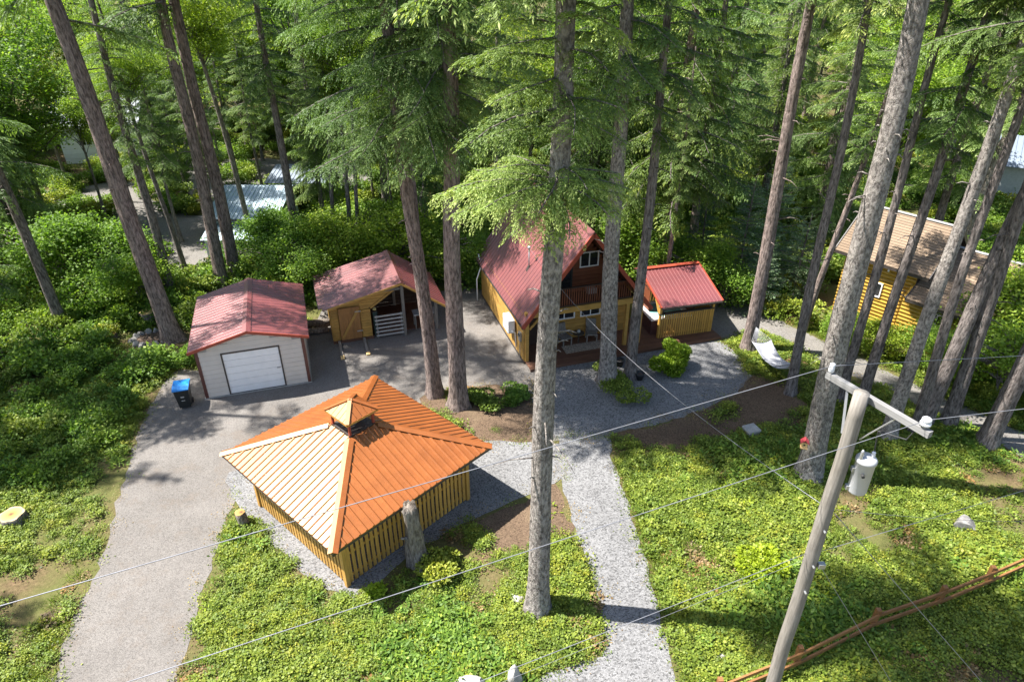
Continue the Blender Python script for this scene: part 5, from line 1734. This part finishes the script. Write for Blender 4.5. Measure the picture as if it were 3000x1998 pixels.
def plants():
    rng = np.random.default_rng(77)
    # low ground cover in the yard
    n = 60000
    p = np.column_stack([rng.uniform(-24, 27, n), rng.uniform(8.5, 34, n)])
    half = (p[:, 1] * .864 + 8.5) * .78
    ok = np.abs(p[:, 0]) < half
    for poly in (DRIVE, PAD, PATH, COURT, ROAD):
        for dx, dy in ((.26, 0), (-.26, 0), (0, .26), (0, -.26)):
            ok &= ~inpoly(p + np.array([dx, dy]), poly)
    def rect(o, rz, x0, x1, y0, y1):
        c, s = math.cos(rz), math.sin(rz)
        d = p - np.array(o)
        lx, ly = d[:, 0] * c + d[:, 1] * s, -d[:, 0] * s + d[:, 1] * c
        return (lx > x0) & (lx < x1) & (ly > y0) & (ly < y1)
    ok &= ~rect((-13.19, 24.24), R(17.55), -.3, 4.7, -.4, 5.4)
    ok &= ~rect((-8.72, 28.9), R(18), -.3, 5.5, -.5, 3.6)
    ok &= ~rect((.62, 27.06), R(17.55), -.3, 10.2, -1, 8)
    ok &= ~rect((-5.18, 17.92), R(47.5), -3, 3, -3, 3)
    ok &= ~rect((17.22, 31.57), R(-50.3), -2.2, 6.6, -1.4, 4.5)
    nz = noise2(p, 1, .55) + .55 * noise2(p, 2, 1.9) + rng.normal(0, .45, n)
    thr = np.full(n, -.85)
    thr[inpoly(p, SOIL1)] = .55
    thr[inpoly(p, SOIL2)] = 1.15
    thr[inpoly(p, [(-1.2, 16.9), (1.6, 18.9), (2.1, 16.4), (1.0, 15.2), (-.5, 15.8)])] = 1.0
    thr[(p[:, 0] < -13) & (p[:, 1] < 20)] = -.7
    thr[(p[:, 0] < -13) & (p[:, 1] > 26)] = .2
    thr[inpoly(p, [(12.2, 10.6), (13.2, 12.2), (15.6, 13.2), (18, 13.4), (18, 10)])] = 1.0
    ok &= nz > thr
    # fewer where the plants stand farther away
    ok &= rng.random(n) < np.clip(1.25 - .022 * p[:, 1], .3, 1)
    q = p[ok]
    sc = rng.uniform(.7, 1.35, len(q)) * np.where(q[:, 0] > 4, 1.12, 1.0) * (1 + .12 * np.clip(nz[ok], -1, 2))
    q = q + rng.normal(0, .13, q.shape)
    # kinds grow in drifts: salal mostly, with grass, fern and dry patches
    drift = noise2(q, 21, .7) + rng.normal(0, .5, len(q))
    d2 = noise2(q, 22, 1.1) + rng.normal(0, .5, len(q))
    pick = rng.integers(0, 6, len(q))
    pick = np.where(drift > 1.0, rng.integers(8, 11, len(q)), pick)
    pick = np.where(drift < -1.25, rng.choice([6, 11, 11, 12], len(q)), pick)
    pick = np.where(d2 > 1.45, 7, pick)
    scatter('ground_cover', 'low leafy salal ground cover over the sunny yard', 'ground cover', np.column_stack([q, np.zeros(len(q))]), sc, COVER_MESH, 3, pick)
    n1 = len(q)
    # dry needle and leaf litter drifting over the edges of the gravel
    L = []
    for poly in (DRIVE, PAD, PATH, COURT, ROAD):
        for a, b in zip(poly, poly[1:] + poly[:1]):
            a, b = np.array(a), np.array(b)
            k = int(np.linalg.norm(b - a) * 2.6)
            if k:
                L.append(a + (b - a) * rng.random((k, 1)) + rng.normal(0, .2, (k, 2)))
    L = np.concatenate(L)
    scatter('leaf_litter', 'dry leaf and needle litter drifting over the gravel edges', 'leaf litter', np.column_stack([L, np.full(len(L), .012)]), rng.uniform(.5, 1.1, len(L)), [clump(200 + i, 26, .34, .02, .05, m) for i, m in enumerate(('dry', 'dry', 'cover'))], 8)
    # taller thicket in the woods
    n = 9000
    p = np.column_stack([rng.uniform(-62, 62, n), rng.uniform(16, 80, n)])
    half = (p[:, 1] * .864 + 8.5) * .80
    ok = np.abs(p[:, 0]) < half
    wood_ = (p[:, 0] < -15.9 - (p[:, 1] - 24) * .0) & (p[:, 1] > 19.0) | (p[:, 1] > 35.2) | ((p[:, 0] > 11.5) & (p[:, 1] > 30.5)) | ((p[:, 0] > 20) & (p[:, 1] > 22.5)) | ((p[:, 0] < -9) & (p[:, 1] > 33.2))
    ok &= wood_
    for poly in (DRIVE, ROAD):
        ok &= ~inpoly(p, poly)
    for poly in (FAR1, FAR2, FAR3):
        ok &= ~(inpoly(p, poly) & (noise2(p, 6, .5) < .75))
    def rect2(o, rz, x0, x1, y0, y1):
        c, s = math.cos(rz), math.sin(rz)
        d = p - np.array(o)
        lx, ly = d[:, 0] * c + d[:, 1] * s, -d[:, 0] * s + d[:, 1] * c
        return (lx > x0) & (lx < x1) & (ly > y0) & (ly < y1)
    ok &= ~rect2((17.22, 31.57), R(-50.3), -2.4, 6.8, -1.8, 5)
    ok &= ~rect2((-19.3, 41.2), R(-1), -.6, 5, -2.4, 6.8)
    ok &= ~rect2((-42, 59), R(12), -.6, 9.6, -1, 7)
    ok &= ~rect2((.62, 27.06), R(17.55), -.6, 10.2, -1, 8.6)
    ok &= ~((np.hypot(p[:, 0] + 18.2, p[:, 1] - 29.3) < 2.1))
    ok &= rng.random(n) < np.clip(1.5 - .016 * p[:, 1], .3, 1)
    q = p[ok]
    sc = rng.uniform(.7, 1.5, len(q))
    sc[(q[:, 1] < 26)] *= .75
    scatter('undergrowth', 'green leafy undergrowth filling the woods around the yard', 'undergrowth', np.column_stack([q, np.zeros(len(q))]), sc, THICK_MESH, 4)
    return n1, len(q)
print('forest', NF, 'plants', plants(), 'objects', len(bpy.data.objects))
